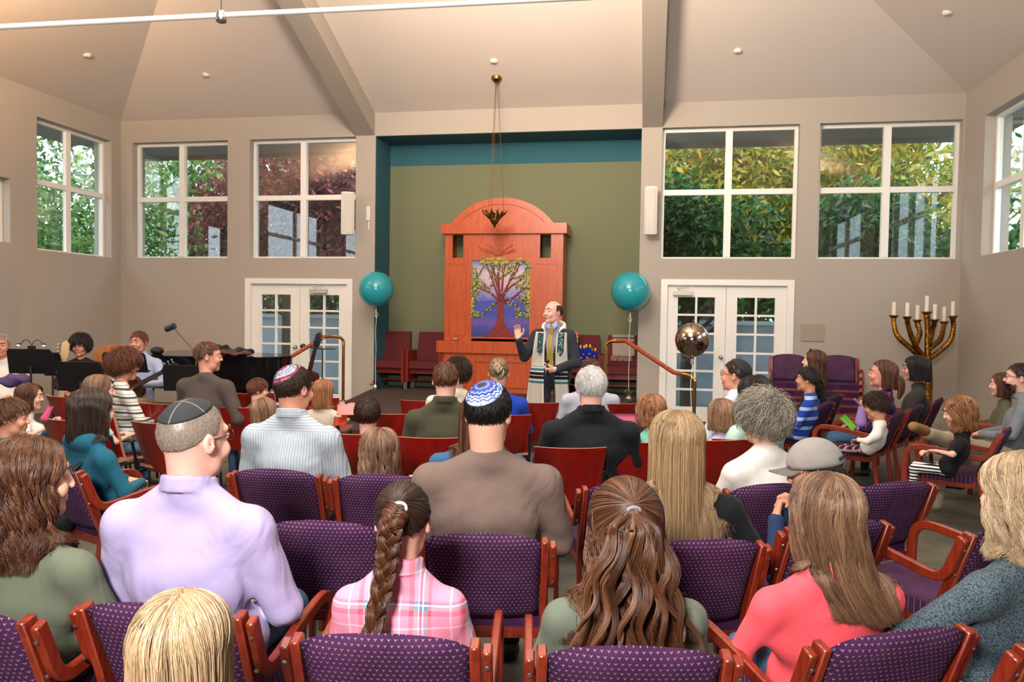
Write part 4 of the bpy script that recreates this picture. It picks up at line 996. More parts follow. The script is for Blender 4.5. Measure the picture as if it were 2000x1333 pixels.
def bundle(path, rad_f, n, r0, tone=None, wavy=0.0):
    """rope of strands round a path: rad_f(t) bundle radius"""
    p = np.array(smooth_path(path, 6)); m = len(p); T = unit(np.gradient(p, axis=0)); ref = np.array([.2, .9, .3]); S = unit(np.cross(T, ref)); U = np.cross(T, S)
    a = RNG.random(n)*6.28; rr = np.sqrt(RNG.random(n)); t = np.linspace(0, 1, m); rf = np.array([rad_f(x) for x in t]); A = a[:, None]+t[None]*wavy
    P = p[None]+(S[None]*np.cos(A)[..., None]+U[None]*np.sin(A)[..., None])*(rr[:, None]*rf[None])[..., None]
    return strands(P, r0, .5, RNG.random(n) if tone is None else tone)
def kippah(c, R, u, parent, mat, ang=48, tilt=(0, -.45, .89), t=.012, name='kippah'):
    w = unit(np.array(tilt, float)); q = Vector((0, 0, 1)).rotation_difference(Vector(w)).to_matrix(); q = np.array(q)
    n, m = 40, 12; V = []; F_ = []
    for off in (t, t-.003):
        for i in range(m+1):
            th = ang*i/m
            for j in range(n):
                d = q@sph(th, 360*j/n); e = .0015 if i == m else 0; V.append(d*(np.array([.075, .096, .087])*u+off+e)+CR0*u)
    V = np.array(V); V0 = V.copy()
    for lay in (0, 1):
        b = lay*(m+1)*n
        for i in range(m):
            for j in range(n):
                f = [b+i*n+j, b+(i+1)*n+j, b+(i+1)*n+(j+1) % n, b+i*n+(j+1) % n]; F_.append(f if lay == 0 else f[::-1])
    for j in range(n): F_.append([m*n+j, (m+1)*n+m*n+j, (m+1)*n+m*n+(j+1) % n, m*n+(j+1) % n])
    Q3 = np.array(Matrix(q.tolist())); Vl = (V-CR0*u)@q   # local: z along the kippah axis
    me = np_mesh(name, Vl, np.array(F_)); o = link_mesh(name, me, mat, parent)
    M = Matrix((R@q).tolist()).to_4x4(); M.translation = Vector(c+R@(CR0*u)); o.matrix_local = M; return o
def ring_mat(name, stops, dots=None, rough=.8, segs=None):
    """concentric woven rings; stops are (radius in m, colour)"""
    t = NT(name, rough); x, y, z = t.xyz(t.coord()); r = t.mth('SQRT', t.mth('ADD', t.mth('MULTIPLY', x, x), t.mth('MULTIPLY', y, y)))
    an = t.mth('DIVIDE', t.mth('ADD', t.mth('ARCTAN2', y, x), pi), 2*pi)
    if segs: r = t.mth('ADD', r, t.mth('MULTIPLY', t.mth('SUBTRACT', t.mth('ABSOLUTE', t.mth('SUBTRACT', t.mth('FRACT', t.mth('MULTIPLY', an, segs[0])), .5)), .25), segs[1]))
    f = t.mth('DIVIDE', r, .1); c = t.ramp(f, [(a/.1, srgb(b)) for a, b in stops], 'CONSTANT')
    for r0, r1, nn, colr in (dots or []):
        m = t.mth('MULTIPLY', t.mth('MULTIPLY', t.mth('GREATER_THAN', r, r0), t.mth('LESS_THAN', r, r1)), t.mth('LESS_THAN', t.mth('FRACT', t.mth('MULTIPLY', an, nn)), .4)); c = t.mix(m, c, srgb(colr))
    t.set('Base Color', c); t.bump(t.noise(400, 1, t.coord()), .3, .002); return t.m
def glasses(c, R, u, parent, col='#1a1412'):
    bm = B(); 
    for s in (-1, 1):
        pts = [(s*.031+.022*cos(a), .1-.006*abs(cos(a)), .010+.016*sin(a)) for a in np.linspace(0, 2*pi, 17)]; tube(bm, pts, .0018, 5, caps=False)
        tube(bm, [(s*.053, .094, .014), (s*.066, .06, .014), (s*.078, .0, .008), (s*.08, -.012, -.006)], .0018, 5)
    tube(bm, [(-.009, .1, .012), (.009, .1, .012)], .0018, 5)
    o = obj('glasses', bm, plain('glasses frame '+col, col, .3), parent, smooth=True); M = (Matrix(R.tolist())*u).to_4x4(); M.translation = Vector(c); M[3][3] = 1; o.matrix_local = M; return o

PEOPLE = {}
def person(key, label, px, py, d, fa=10, H=.225, hy=0, hp=-4, hr=0, shw=.225, gi=1.0, seat=.44, skin_=None, shirt=None, sleeve='long', collar=False, nr=.052, hair=None, arms=None, legs=JEANS, face=False, lean=0.0, hands=True, kip=None, gl=None, group=None, hood=False, vest=None, lx=0.0, stand=None, shoes=True, crease=.004, headfwd=-.05, short_leg=False):
    t0 = at(px, py, d); a = rad(fa); zt_ = t0[2]-(.012 if hair and hair[0] not in ('bald',) else 0)-(.004 if kip else 0); u = H/.23
    f0 = headfwd
    loc = (t0[0]+sin(a)*f0, t0[1]-cos(a)*f0, 0)
    r = thing('person', label, 'person', loc, a, group); skin_ = skin_ or SK
    R = rotm(hy, hp, hr); c = np.array([0, f0, zt_-.115*u])
    nb = zt_-H-.035*u; sz = nb-.085*u; k2 = max(.45, min(1.12, (sz-seat)/.5)) if stand is None else u; jx = shw-.055*k2; nr *= u
    hh = min(max(.0042, d*.0012), .0052 if face else .009); hc = max(.0085, d*.0022)
    Sh = {}; ys = headfwd-.035 if stand is None else -.01; yn = headfwd-.03
    for s, nm in ((-1, 'L'), (1, 'R')):
        S = np.array([s*jx, ys, sz]); E = np.array([s*(shw+.012), ys+.07, sz-.265*k2]); Wp = np.array([s*.10*k2, .27*k2, max(seat+.15, sz-.36*k2)])
        if arms and nm in arms:
            E = np.array(arms[nm][0], float); Wp = np.array(arms[nm][1], float)
            if len(arms[nm]) > 2 and arms[nm][2] == 'rel': E = S+E*k2; Wp = S+Wp*k2
        Sh[nm] = (S, E, Wp)
    # garment volume
    def torso(A, g=0.0, k=.05):
        zc_ = sz-.14*k2; ym = ys*.75
        A.cone((-.085*k2, 0, seat+.1*k2), (.085*k2, 0, seat+.1*k2), .108*k2*gi+g, .108*k2*gi+g, k)
        A.cone((0, 0, seat+.14*k2), (0, ym, zc_), .106*k2*gi+g, .110*k2*gi+g, k*1.3, sx=1.28)
        A.ell((0, ym, zc_), (jx*.93+.01+g, .108*k2*gi+g, .15*k2+g), k*1.2)
        A.cone((-jx, ys, sz-.014), (jx, ys, sz-.014), .056*k2+g, .056*k2+g, k*1.1)
        for s in (-1, 1): A.cone((s*.012, yn, nb+(.012*u if collar or hood else -.014*u)), (s*jx*.8, ys, sz+.012), nr*.84+g, .042*k2+g, k*.8)
    G = Sdf(); torso(G, .006); sl = {'long': 1.0, 'short': .55, 'none': 0, 'mid': .9}[sleeve]
    for nm, (S, E, Wp) in Sh.items():
        if sleeve == 'none': continue
        E2 = S+(E-S)*(sl if sleeve == 'short' else 1.0)
        G.cone(S, E2, .056*k2*gi**.5+.004, .047*k2*gi**.5+.006, .03)
        if sleeve in ('long', 'mid'):
            W2 = E+(Wp-E)*(.93 if sleeve == 'long' else .45); G.cone(E, W2, .046*k2+.004, .034*k2+.005, .02)
    if collar: G.ring((0, yn+.004, nb+.028*u), nr+.014, nr+.016, .022*u, .006, .004, tilt=-.22)
    if hood: G.cone((-.06, yn-.05, nb-.01), (.06, yn-.05, nb-.01), .042, .042, .03); G.cone((-.075, yn-.03, nb), (-.06, yn+.05, nb), .035, .03, .03); G.cone((.075, yn-.03, nb), (.06, yn+.05, nb), .035, .03, .03)
    sd = RNG.random(3)*6
    def fold(P):
        x, y, z = P[..., 0], P[..., 1], P[..., 2]
        lowz = np.clip((sz-z)/.35, 0, 1)
        return crease*((1-np.abs(np.sin(z*24+2.2*np.sin(x*7+sd[0])+sd[1]))*2)*lowz*.8+np.sin(x*16+z*12+2*np.sin(z*8+sd[2]))*.5*np.clip((sz-z)/.12, 0, 1)+np.sin(z*60-np.abs(x)*40+sd[0])*.22*lowz)
    V, Q = G.mesh(hc, disp=fold)
    so = link_mesh('shirt' if vest is None else 'shirt', np_mesh('shirt', V, Q), shirt, r)
    if vest:
        Vs = Sdf(); torso(Vs, .016); Vv, Qv = Vs.mesh(hc, disp=fold, clip=(np.array([-1, -1, seat+.02]), np.array([1, 1, 2.]))); link_mesh('vest', np_mesh('vest', Vv, Qv), vest, r)
    # body: torso core, limbs, neck and head
    Bd = Sdf(); torso(Bd, -.012); Bd.cone((0, yn+.012, nb-.02), (0, yn+.012, nb+.05*u), nr*.8, nr*.9, .02)
    for nm, (S, E, Wp) in Sh.items(): Bd.cone(S, E, .042*k2, .038*k2, .02); Bd.cone(E, Wp, .038*k2, .026*k2, .02)
    hipz = seat+.09*k2
    if stand is None:
        tl, slg = .42*min(1, k2*1.02), hipz-.07
        kn = {s: np.array([s*(.11*k2)+lx, .43*k2, seat+.06*k2]) for s in (-1, 1)}; an = {s: np.array([s*.10*k2+lx, .45*k2, .09 if k2 > .8 else max(.09, seat-.33*k2)]) for s in (-1, 1)}
    else: kn = {s: np.array([s*.1, .01, seat*.52]) for s in (-1, 1)}; an = {s: np.array([s*.11, -.02, .09]) for s in (-1, 1)}
    for s in (-1, 1): Bd.cone((s*.08*k2, 0, hipz), kn[s], .065*k2, .045*k2, .02); Bd.cone(kn[s], an[s], .045*k2, .032*k2, .02)
    parts = [Bd.mesh(max(.014, hc*1.4) if sleeve == 'long' else max(.009, hc))]
    Hd = Sdf(); head_sdf(Hd, c, R, H, face=face or d < 3.2); Hd.cone((0, yn+.008, nb-.02), c+R@(np.array((0, -.022, -.05))*u), nr*.92, nr*.98, .022*u)
    parts.append(Hd.mesh(hh))
    if hands:
        for s, nm in ((-1, 'L'), (1, 'R')):
            S, E, Wp = Sh[nm]; A = Sdf(); fd = unit(Wp-E); ar = arms.get(nm) if arms else None
            if ar and len(ar) > 3: hfd, hpd, cu = ar[3]
            else: hfd, hpd, cu = (fd+np.array([-s*.55, .1, -.25])), (0, .1, -1), .35
            A.cone(Wp-fd*.05, Wp, .026*k2, .024*k2, .01); hand_sdf(A, Wp, hfd, hpd, max(.6, k2)*.98, cu, side=(1 if np.cross(unit(np.array(hfd, float)), np.array(hpd, float))[0]*-s > 0 else -1) if not (ar and len(ar) > 4) else ar[4])
            parts.append(A.mesh(max(.0036, d*.0011)))
    V, Q = join_np(parts); cen = V[Q].mean(1); loc_h = (cen-c)@R/u
    lip = (np.abs(loc_h[:, 0]) < .019) & (loc_h[:, 1] > .083) & (np.abs(loc_h[:, 2]+.0575) < .0095)
    bo = link_mesh('body', np_mesh('body', V, Q, mat_idx=lip.astype(int)), [skin_, LIP], r)
    if face or d < 3:
        for s in (-1, 1):
            b = B(); ball(b, (0, 0, 0), .0112*u, 16, 12); 
            e = obj('eye', b, [EYEW, IRIS], r, smooth=True); e.matrix_local = Matrix.Translation(Vector(c+R@(np.array((s*.031, .0788, .0098))*u))) @ Matrix(R.tolist()).to_4x4()
            for p in e.data.polygons:
                if (p.center.normalized() @ Vector((0, 1, 0))) > .80: p.material_index = 1
        b = B()
        for s in (-1, 1): tube(b, [c+R@(np.array(q)*u) for q in ((s*.013, .096, .032), (s*.03, .095, .038), (s*.049, .083, .033))], [.003*u, .0038*u, .0018*u], 6, 3)
        eb = obj('eyebrows', b, hairm('brow', '#1c130d', '#2b1d13', '#3a2819'), r, smooth=True)
    # trousers and shoes
    if legs:
        T = Sdf(); T.cone((-.085*k2, 0, seat+.09*k2), (.085*k2, 0, seat+.09*k2), .112*k2*gi, .112*k2*gi, .03)
        for s in (-1, 1):
            T.cone((s*.085*k2, 0, hipz), kn[s], .084*k2, .062*k2, .03); T.cone(kn[s], an[s]+np.array([0, 0, .0]), .062*k2, .048*k2, .02)
        V, Q = T.mesh(max(.013, hc*1.3)); link_mesh('trousers', np_mesh('trousers', V, Q), legs, r)
        if shoes:
            for s in (-1, 1):
                A = Sdf(); A.cone(an[s]+(0, -.02, -.045), an[s]+(0, .15*k2, -.055), .042*k2, .034*k2, .02, sx=1.05); A.cone(an[s], an[s]+(0, .0, -.04), .04*k2, .042*k2, .02)
                V, Q = A.mesh(max(.009, hc)); link_mesh('shoe', np_mesh('shoe', V, Q), SHOE, r)
    # hair
    col = Sdf(); torso(col, .008)
    for nm, (S, E, Wp) in Sh.items(): col.cone(S, E, .058*k2, .05*k2, .03)
    if hair:
        kind, mat = hair[0], hair[1]; o = hair[2] if len(hair) > 2 else {}
        q = 1.0 if d < 2.6 else (.55 if d < 4.2 else .3); rs = max(1.0, d/2.6)**.75
        parts = []
        if kind == 'short': parts = [hair_cap(c, R, u, o.get('t', .004), recede=o.get('recede', 0), rough=o.get('rough', .003), nphi=128 if d < 3 else 64), short_hair(c, R, u, int(o.get('n', 4600)*min(1, q*1.6)), o.get('L', .03), o.get('r', .0009)*rs*.8, t=o.get('t', .004), curl=o.get('curl', 0), recede=o.get('recede', 0), lift=o.get('lift', .25))]
        if kind == 'bald':
            fn = lambda p: np.interp(np.abs(p), [0, 60, 66, 180], [0, 0, 97, 127])
            ph = RNG.uniform(70, 180, 1600)*RNG.choice((-1, 1), 1600); th = RNG.uniform(58, 122, 1600); kk = th < hairline(ph); D = sph(th[kk], ph[kk]); tan = unit(np.stack([D[:, 0]*.2, D[:, 1]*.3, -np.ones(len(D))], -1)-0*D); s = np.linspace(0, 1, 5)
            P = on_head(D, c, R, u, .002)[:, None]+((tan[:, None]*s[None, :, None]*o.get('L', .014)+D[:, None]*.004*np.sin(s*3)[None, :, None]) @ R.T); parts = [strands(P, .0012*rs, .4)]
        if kind == 'long':
            parts = [hair_cap(c, R, u, .008, tone=.3), long_hair(c, R, u, int(o.get('n', 5200)*q), o.get('L', .3), o.get('r', .00125)*rs, col, **{k: v for k, v in o.items() if k not in ('L', 'n', 'r')})]
        if kind == 'tied':
            parts = [hair_cap(c, R, u, .007, tone=.3), gather_hair(c, R, u, int(3000*q), o.get('goal', (0, -.9, .3)), .0012*rs)]
        if o.get('extra'): pass
        ho = hair_obj(parts, mat, r)
        if kind == 'short' and d > 4: ho.data.materials[0] = mat
    if kip: kippah(c, R, u, r, kip[0], *kip[1:])
    if gl: glasses(c, R, u, r, gl)
    PEOPLE[key] = dict(o=r, c=c, R=R, u=u, nb=nb, sz=sz, arms=Sh, col=col, k2=k2, d=d, seat=seat, jx=jx)
    return PEOPLE[key]
# ------------------------------------------------------------------ the congregation
BLK = NT('black suede kippah', .8); x, y, z = BLK.xyz(BLK.coord()); an = BLK.mth('MULTIPLY', BLK.mth('ADD', BLK.mth('ARCTAN2', y, x), .5), 4/(2*pi)); r_ = BLK.mth('SQRT', BLK.mth('ADD', BLK.mth('MULTIPLY', x, x), BLK.mth('MULTIPLY', y, y)))
seam = BLK.mth('LESS_THAN', BLK.mth('MULTIPLY', BLK.mth('ABSOLUTE', BLK.mth('SUBTRACT', BLK.mth('FRACT', an), .5)), r_), .0011)
BLK.set('Base Color', BLK.mix(seam, srgb('#1e2326'), srgb('#6c6f6b'))); BLK.bump(BLK.noise(300, 2, BLK.coord()), .3, .002)
BLK2 = plain('plain black suede', '#191c20', .8)
KRED = ring_mat('maroon and white crochet', [(0, '#3a4f86'), (.011, '#8a3358'), (.026, '#e8dfe2'), (.031, '#8a3358'), (.034, '#e8dfe2'), (.037, '#4e7aa8'), (.046, '#cfd8e2'), (.049, '#4e7aa8'), (.055, '#efe9ea'), (.064, '#9a3560'), (.0745, '#c9a8b8'), (.077, '#9a3560')], dots=[(.0255, .033, 30, '#2c4a82'), (.056, .062, 48, '#8a3358'), (.047, .0495, 40, '#ffffff')])
KBLU = ring_mat('blue crochet', [(0, '#23242e'), (.017, '#3346a8'), (.024, '#a9c0e0'), (.0265, '#3346a8'), (.034, '#1f2b66'), (.037, '#3a50b4'), (.044, '#b7cce8'), (.047, '#3346a8'), (.053, '#20295a'), (.056, '#9fb9dc'), (.062, '#3a55b8'), (.066, '#cddcf0'), (.071, '#4c66b4'), (.075, '#c3d4ec')], segs=(14, .012))
HB = hairm('dark brown', '#1a0f0a', '#2d1b10', '#4a2f1c'); HBR = hairm('warm brown', '#2c160c', '#4e2a15', '#7a4a28'); HLB = hairm('light brown', '#38271b', '#745440', '#b08c68'); HBL = hairm('golden blonde', '#76604a', '#b0916e', '#dcc5a4')
HSB = hairm('streaked blonde', '#55422c', '#937655', '#c4a67e'); HPB = hairm('pale blonde', '#7d6850', '#b89d7c', '#dcc7a8'); HBK = hairm('black', '#090809', '#141112', '#2a2320'); HRD = hairm('reddish brown', '#35180e', '#5f3120', '#8a4e30'); HGR = hairm('grey', '#5a5348', '#8e8678', '#c2bbab'); HWH = hairm('white', '#a9a49e', '#d2cecb', '#f1efee'); HGB = hairm('strawberry', '#583620', '#91603c', '#bd8658')
HAUB = hairm('auburn brown', '#22120b', '#502d1b', '#8f613f'); HGRS = hairm('grey stubble', '#6b5f55', '#8d7f73', '#a99c90')
def AR(*a): return a
P_ = person
# --- front row
P_('lav', 'man in lavender shirt and black four-panel kippah, back turned', 380, 771, 2.2, fa=4, H=.232, hy=-24, hp=-2, shw=.242, gi=1.05, skin_=SKP, shirt=cloth('lavender cotton', '#a89dc6', .04, wr=.8), collar=True, hair=('short', HGRS, dict(L=.006, t=.0015, lift=.3, r=.0005, n=5000, rough=0)), kip=(BLK.m, 50, (.08, -.38, .92), .006), gl='#2a2522', face=True, legs=JEANS, crease=.005, nr=.058)
P_('curlL', 'woman with long dark brown curls and grey green top at the left edge', 62, 850, 2.18, fa=-2, H=.228, hy=-42, hp=-2, shw=.225, shirt=cloth('grey green jersey', '#626857', .05), hair=('long', HAUB, dict(L=.27, wave=.011, freq=60, curl=.011, thick=.04, flare=.2, clumps=110, tip=.6, n=9000, r=.001, lv=.3)), face=True)
P_('blond', 'small child with golden blonde hair, only the back of the head showing at the bottom', 358, 1150, 1.42, fa=6, H=.205, hp=-4, shw=.15, seat=.30, shirt=cloth('pale child top', '#d8c9c0'), hair=('long', HBL, dict(L=.32, wave=.004, freq=16, thick=.028, flare=.16, clumps=60, tip=.3, n=9000, r=.0009)), hands=False)
P_('braid', 'girl in pink plaid shirt with a long brown braid', 788, 938, 2.06, fa=8, H=.205, hp=-6, shw=.17, gi=.85, skin_=SKP, shirt=cloth('pink plaid cotton', '#e58aa6', kind='plaid', wr=.35), collar=True, nr=.048, hair=('tied', HB, dict(goal=(.02, -.86, .42))), face=True)
P_('curlM', 'girl with long wavy brown hair tied half back and grey green top', 1222, 946, 2.02, fa=12, H=.215, hp=-8, shw=.205, gi=.9, shirt=cloth('sage green jersey', '#646b5e', .04), hair=('long', HAUB, dict(L=.33, wave=.014, freq=48, curl=.014, thick=.036, flare=.5, clumps=60, tip=.6, n=9000, r=.001, lv=.35, tone0=.08)))
P_('coral', 'woman in coral top with long light brown hair falling to one side', 1612, 920, 2.12, fa=22, H=.222, hp=-5, hr=6, shw=.215, gi=.92, shirt=cloth('coral jersey', '#ee5560', .04, wr=.3), hair=('long', HLB, dict(L=.30, wave=.009, freq=22, thick=.03, flare=.28, clumps=60, tip=.5, n=9000, lv=.3, r=.001, sway=.36)))
P_('knit', 'woman with wavy pale blonde hair and dark heathered knit sweater at the right edge', 1998, 880, 2.13, fa=34, H=.228, hy=6, hp=-4, shw=.235, gi=1.05, shirt=cloth('dark heathered wool', '#1f2a33', kind='heather', cols=('#55666f',), wr=.6), hair=('long', HPB, dict(L=.19, wave=.013, freq=45, curl=.011, thick=.04, flare=.35, clumps=60, tip=.5, n=9000, r=.001, lv=.35)), arms=dict(L=((-.20, .16, -.22), (-.05, .42, -.20), 'rel')))
# --- second row
P_('brown', 'man in brown sweater and blue crocheted kippah, back turned', 955, 741, 2.88, fa=10, H=.238, hy=-14, hp=-8, shw=.268, gi=1.22, shirt=cloth('brown sweater knit', '#6b5a52', .05, wr=.9), nr=.064, hair=('short', HBK, dict(L=.03, t=.005)), kip=(KBLU, 52, (-.10, -.62, .78), .011), gl='#3a3230', face=True, legs=DARKP, crease=.007)
P_('longB', 'woman with long straight blonde hair and black sweater', 1322, 800, 2.84, fa=14, H=.23, hp=-4, shw=.235, gi=.95, shirt=cloth('black sweater knit', '#15181b', .1), hair=('long', HSB, dict(L=.36, wave=.002, freq=10, thick=.042, flare=.16, clumps=70, tip=.2, n=9000, r=.001, lv=.25, tone0=.05)), arms=dict(R=((.16, .02, -.24), (.36, .24, -.34), 'rel')), legs=DARKP)
P_('cap', 'boy in grey baseball cap and navy sweatshirt resting his chin on his hands', 1590, 862, 3.12, fa=66, H=.225, hy=22, hp=-10, shw=.19, gi=.95, seat=.28, skin_=SKR, shirt=cloth('navy sweatshirt', '#1d3050', .06), sleeve='long', hair=('short', HB, dict(L=.03)), arms=dict(L=((-.02, .16, -.22), (.09, .20, .05), 'rel', ((.3, -.1, .9), (.5, -.9, 0), .9)), R=((.0, .18, -.22), (-.10, .22, .05), 'rel', ((-.3, -.1, .9), (-.5, -.9, 0), .9))), face=True, headfwd=.10, lean=0)
# --- third row
P_('strip', 'man in striped grey shirt with a round maroon and white kippah', 575, 710, 3.87, fa=4, H=.232, hy=-24, hp=-4, shw=.245, gi=1.08, skin_=SKR, shirt=cloth('fine striped poplin', '#a9b0b8', kind='vstripe', cols=('#6c7c90', 75.0, .16, .93), wr=.7), collar=True, hair=('short', HB, dict(L=.028)), kip=(KRED, 55, (-.18, -.62, .78), .009), face=True, legs=KHAKI, nr=.058)
P_('wavyg', 'small girl with wavy light brown hair and pale blue top, left of the brown sweater', 742, 836, 3.8, fa=10, H=.20, shw=.16, gi=.85, shirt=cloth('pale blue child top', '#a6b6c2'), hair=('long', HLB, dict(L=.15, wave=.010, freq=45, curl=.008, thick=.05, flare=.45, clumps=40, tip=.5)), arms=dict(R=((.12, .14, -.16), (.13, .10, .02), 'rel', ((-.2, .3, .9), (-.9, .2, 0), .4)), L=((-.12, .12, -.16), (-.12, .14, -.02), 'rel')))
P_('denim', 'person with long dark auburn hair and denim blue top behind the brown sweater man', 936, 772, 4.1, fa=8, H=.225, hr=4, shw=.25, shirt=cloth('denim blue jersey', '#35597e', .06), hair=('long', HAUB, dict(L=.36, thick=.055, flare=.2, clumps=30, tip=.3)))
P_('white', 'man with white hair and black jacket, back turned', 1155, 716, 4.68, fa=12, H=.245, hp=-6, shw=.285, gi=1.2, skin_=SKP, shirt=cloth('black jacket cloth', '#14161a', .12), collar=True, nr=.062, hair=('short', HWH, dict(L=.045, t=.008, lift=.3)), legs=DARKP, crease=.008)
P_('greyw', 'woman with short tousled grey hair and white quilted vest', 1490, 770, 3.72, fa=30, H=.232, hy=12, hp=-4, shw=.225, gi=1.08, shirt=cloth('cream knit', '#dcd8d0', .03), vest=cloth('white quilted vest cloth', '#e3dfd6', .03, wr=.8), hair=('short', HGR, dict(L=.06, t=.014, lift=.8, curl=.008)), gl='#3a2a3a', face=True)
P_('teal', 'woman in teal hooded jacket with long dark hair', 182, 756, 3.97, fa=-22, H=.222, hy=-8, hp=-2, shw=.21, shirt=cloth('teal fleece', '#17566b', .08), hood=True, hair=('long', HB, dict(L=.17, wave=.003, freq=20, thick=.035, flare=.2, clumps=30, tip=.4)), face=True)
P_('boyL', 'boy in green shirt with brown hair at the left edge', 22, 778, 4.6, fa=-42, H=.215, hy=-22, shw=.18, gi=.85, skin_=SKR, shirt=cloth('green shirt', '#2f7a4a'), hair=('short', HAUB, dict(L=.045, t=.01)), face=True)
P_('girlL', 'girl in white shirt with tied brown hair holding a pink folder', 60, 748, 6.4, fa=-55, H=.21, hy=-12, shw=.17, gi=.82, skin_=SKP, shirt=cloth('white school shirt', '#e6e1dc', .03), sleeve='short', hair=('long', HAUB, dict(L=.12, wave=.005, freq=30, thick=.035, flare=.1, tip=.5)), face=True, arms=dict(R=((.06, .12, -.20), (.0, .32, -.10), 'rel')))
P_('aqua', 'girl in pale aqua top with light brown hair beside the teal jacket', 196, 731, 5.6, fa=-30, H=.212, hy=-25, shw=.17, gi=.82, skin_=SKP, shirt=cloth('pale aqua jersey', '#a9d2cf', .04), sleeve='short', hair=('long', HLB, dict(L=.12, thick=.035, flare=.15, tip=.4)), face=True)
P_('curlS', 'person with curly reddish brown hair and striped cream shirt', 243, 684, 6.3, fa=-32, H=.235, hy=-30, hp=-4, shw=.225, skin_=SKR, shirt=cloth('cream and grey striped jersey', '#dcd5c4', kind='hstripe', cols=('#3f4650', 16.0, .24, '#8b8f96', .10)), hair=('short', HRD, dict(L=.075, t=.02, lift=.5, curl=.012)), face=True, legs=KHAKI)
P_('dkbr', 'man in dark brown long sleeved shirt with brown hair looking right', 407, 666, 6.2, fa=-6, H=.235, hy=-52, hp=-2, shw=.25, gi=1.1, skin_=SKR, shirt=cloth('dark brown jersey', '#4c423c', .08), hair=('short', HAUB, dict(L=.02)), face=True, arms=dict(R=((.12, .0, -.26), (.02, .2, -.36), 'rel')))
P_('glsb', 'small boy with glasses and reddish brown hair by the brass handrail', 505, 739, 7.1, fa=-10, H=.20, hy=-50, shw=.15, shirt=cloth('grey child shirt', '#6d7076'), hair=('short', HRD, dict(L=.04, t=.008)), gl='#222222', face=True)
P_('gir1', 'small girl with light brown hair tucked beside the striped grey shirt', 517, 776, 5.7, fa=-5, H=.205, hr=-14, shw=.15, shirt=cloth('mauve child shirt', '#8a6f7c'), hair=('long', HLB, dict(L=.12, thick=.035)))
P_('gir2', 'small girl with long light brown hair holding orange and pink papers', 632, 740, 6.9, fa=6, H=.205, hy=-20, shw=.16, skin_=SKP, shirt=cloth('cream child top', '#cdbba6'), hair=('long', HGB, dict(L=.16, thick=.03, flare=.1)), face=True, arms=dict(R=((.08, .1, -.16), (.14, .26, -.12), 'rel')))
P_('redb', 'small boy with dark brown hair and red shirt', 718, 778, 5.2, fa=10, H=.215, hp=-6, shw=.16, gi=.85, skin_=SKP, shirt=cloth('red child shirt', '#b3251f', .05), hair=('short', HB, dict(L=.045, t=.010)))
P_('olive', 'man in olive shirt with short brown hair', 871, 705, 4.98, fa=10, H=.238, hp=-4, shw=.245, gi=1.1, skin_=SKP, shirt=cloth('olive cotton', '#3d3c2b', .06), collar=True, hair=('short', HAUB, dict(L=.022, t=.004)), nr=.058)
P_('cream', 'woman with dark curls and cream top mostly hidden before the olive shirt', 895, 702, 6.6, fa=12, H=.228, shw=.26, shirt=cloth('cream blouse', '#cfc3ae', .04), hair=('short', HB, dict(L=.06, t=.016, curl=.012, lift=.6)))
P_('blue', 'woman in royal blue sweater with blonde hair held by a claw clip', 974, 698, 6.0, fa=11, H=.23, shw=.225, shirt=cloth('royal blue knit', '#16389a', .08), hair=('tied', HSB, dict(goal=(0, -.95, .15))))
P_('pale', 'person with brown hair and pale grey shirt hidden before the white haired man', 1154, 701, 6.8, fa=12, H=.228, hp=-8, shw=.25, shirt=cloth('pale grey poplin', '#a9abb8', .04), hair=('short', HAUB, dict(L=.045, t=.01)))
P_('todd', 'toddler with strawberry blonde curls and mint green shirt', 1272, 770, 5.0, fa=14, H=.205, shw=.15, shirt=cloth('mint green jersey', '#7fc7b4', .04), hair=('long', HGB, dict(L=.10, wave=.010, freq=60, curl=.009, thick=.05, flare=.2, clumps=30, tip=.5)))
P_('lilac', 'small girl with light brown bob and lilac top', 1410, 778, 5.0, fa=16, H=.205, shw=.15, shirt=cloth('lilac jersey', '#b9b0cf', .04), hair=('long', HLB, dict(L=.10, thick=.035, flare=.05, clumps=30, tip=.1, tone0=.1)))
P_('mblk', 'man with black kippah, glasses and white shirt looking left', 1437, 700, 5.9, fa=40, H=.24, hy=28, hp=2, shw=.235, gi=1.1, skin_=SKR, shirt=cloth('white dress shirt', '#c4cdd6', .03), collar=True, hair=('short', HB, dict(L=.014)), kip=(BLK2, 62, (0, -.62, .78), .014), gl='#2a2522', face=True)
P_('mint', 'woman with straight dark hair and pale mint cardigan', 1474, 733, 5.0, fa=36, H=.232, hp=-4, shw=.225, shirt=cloth('pale mint knit', '#b5d4c8', .04), hair=('long', HBK, dict(L=.13, thick=.045, flare=.1, tip=.15, tone0=-.2)))
# --- the rows on the right, looking left
RT = 'people'
P_('rwom', 'woman in black cardigan with long brown hair and sunglasses on her head, looking left', 1590, 682, 7.6, fa=72, H=.23, hy=4, hp=6, shw=.225, skin_=SKP, shirt=cloth('black cardigan', '#111318', .1), hair=('long', HAUB, dict(L=.24, thick=.03, flare=.1)), face=True, legs=DARKP)
P_('rboy', 'boy in striped blue shirt with dark hair, looking left', 1578, 716, 6.9, fa=66, H=.215, hy=6, hp=2, shw=.18, gi=.9, skin_=SKT, shirt=cloth('blue striped jersey', '#1c3c9a', kind='hstripe', cols=('#9db4d8', 11.0, .33)), hair=('short', HBK, dict(L=.03, t=.008)), face=True)
P_('rplaid', 'woman in purple and pink plaid shirt with dark red ponytail, looking left', 1724, 702, 6.7, fa=70, H=.235, hy=4, hp=2, shw=.235, gi=1.1, skin_=SKR, shirt=cloth('purple pink plaid flannel', '#1c1a44', kind='check', cols=('#a51f78', 9.0, .13)), hair=('long', HAUB, dict(L=.13, thick=.025, flare=-.2, phm=100, tip=.4)), face=True)
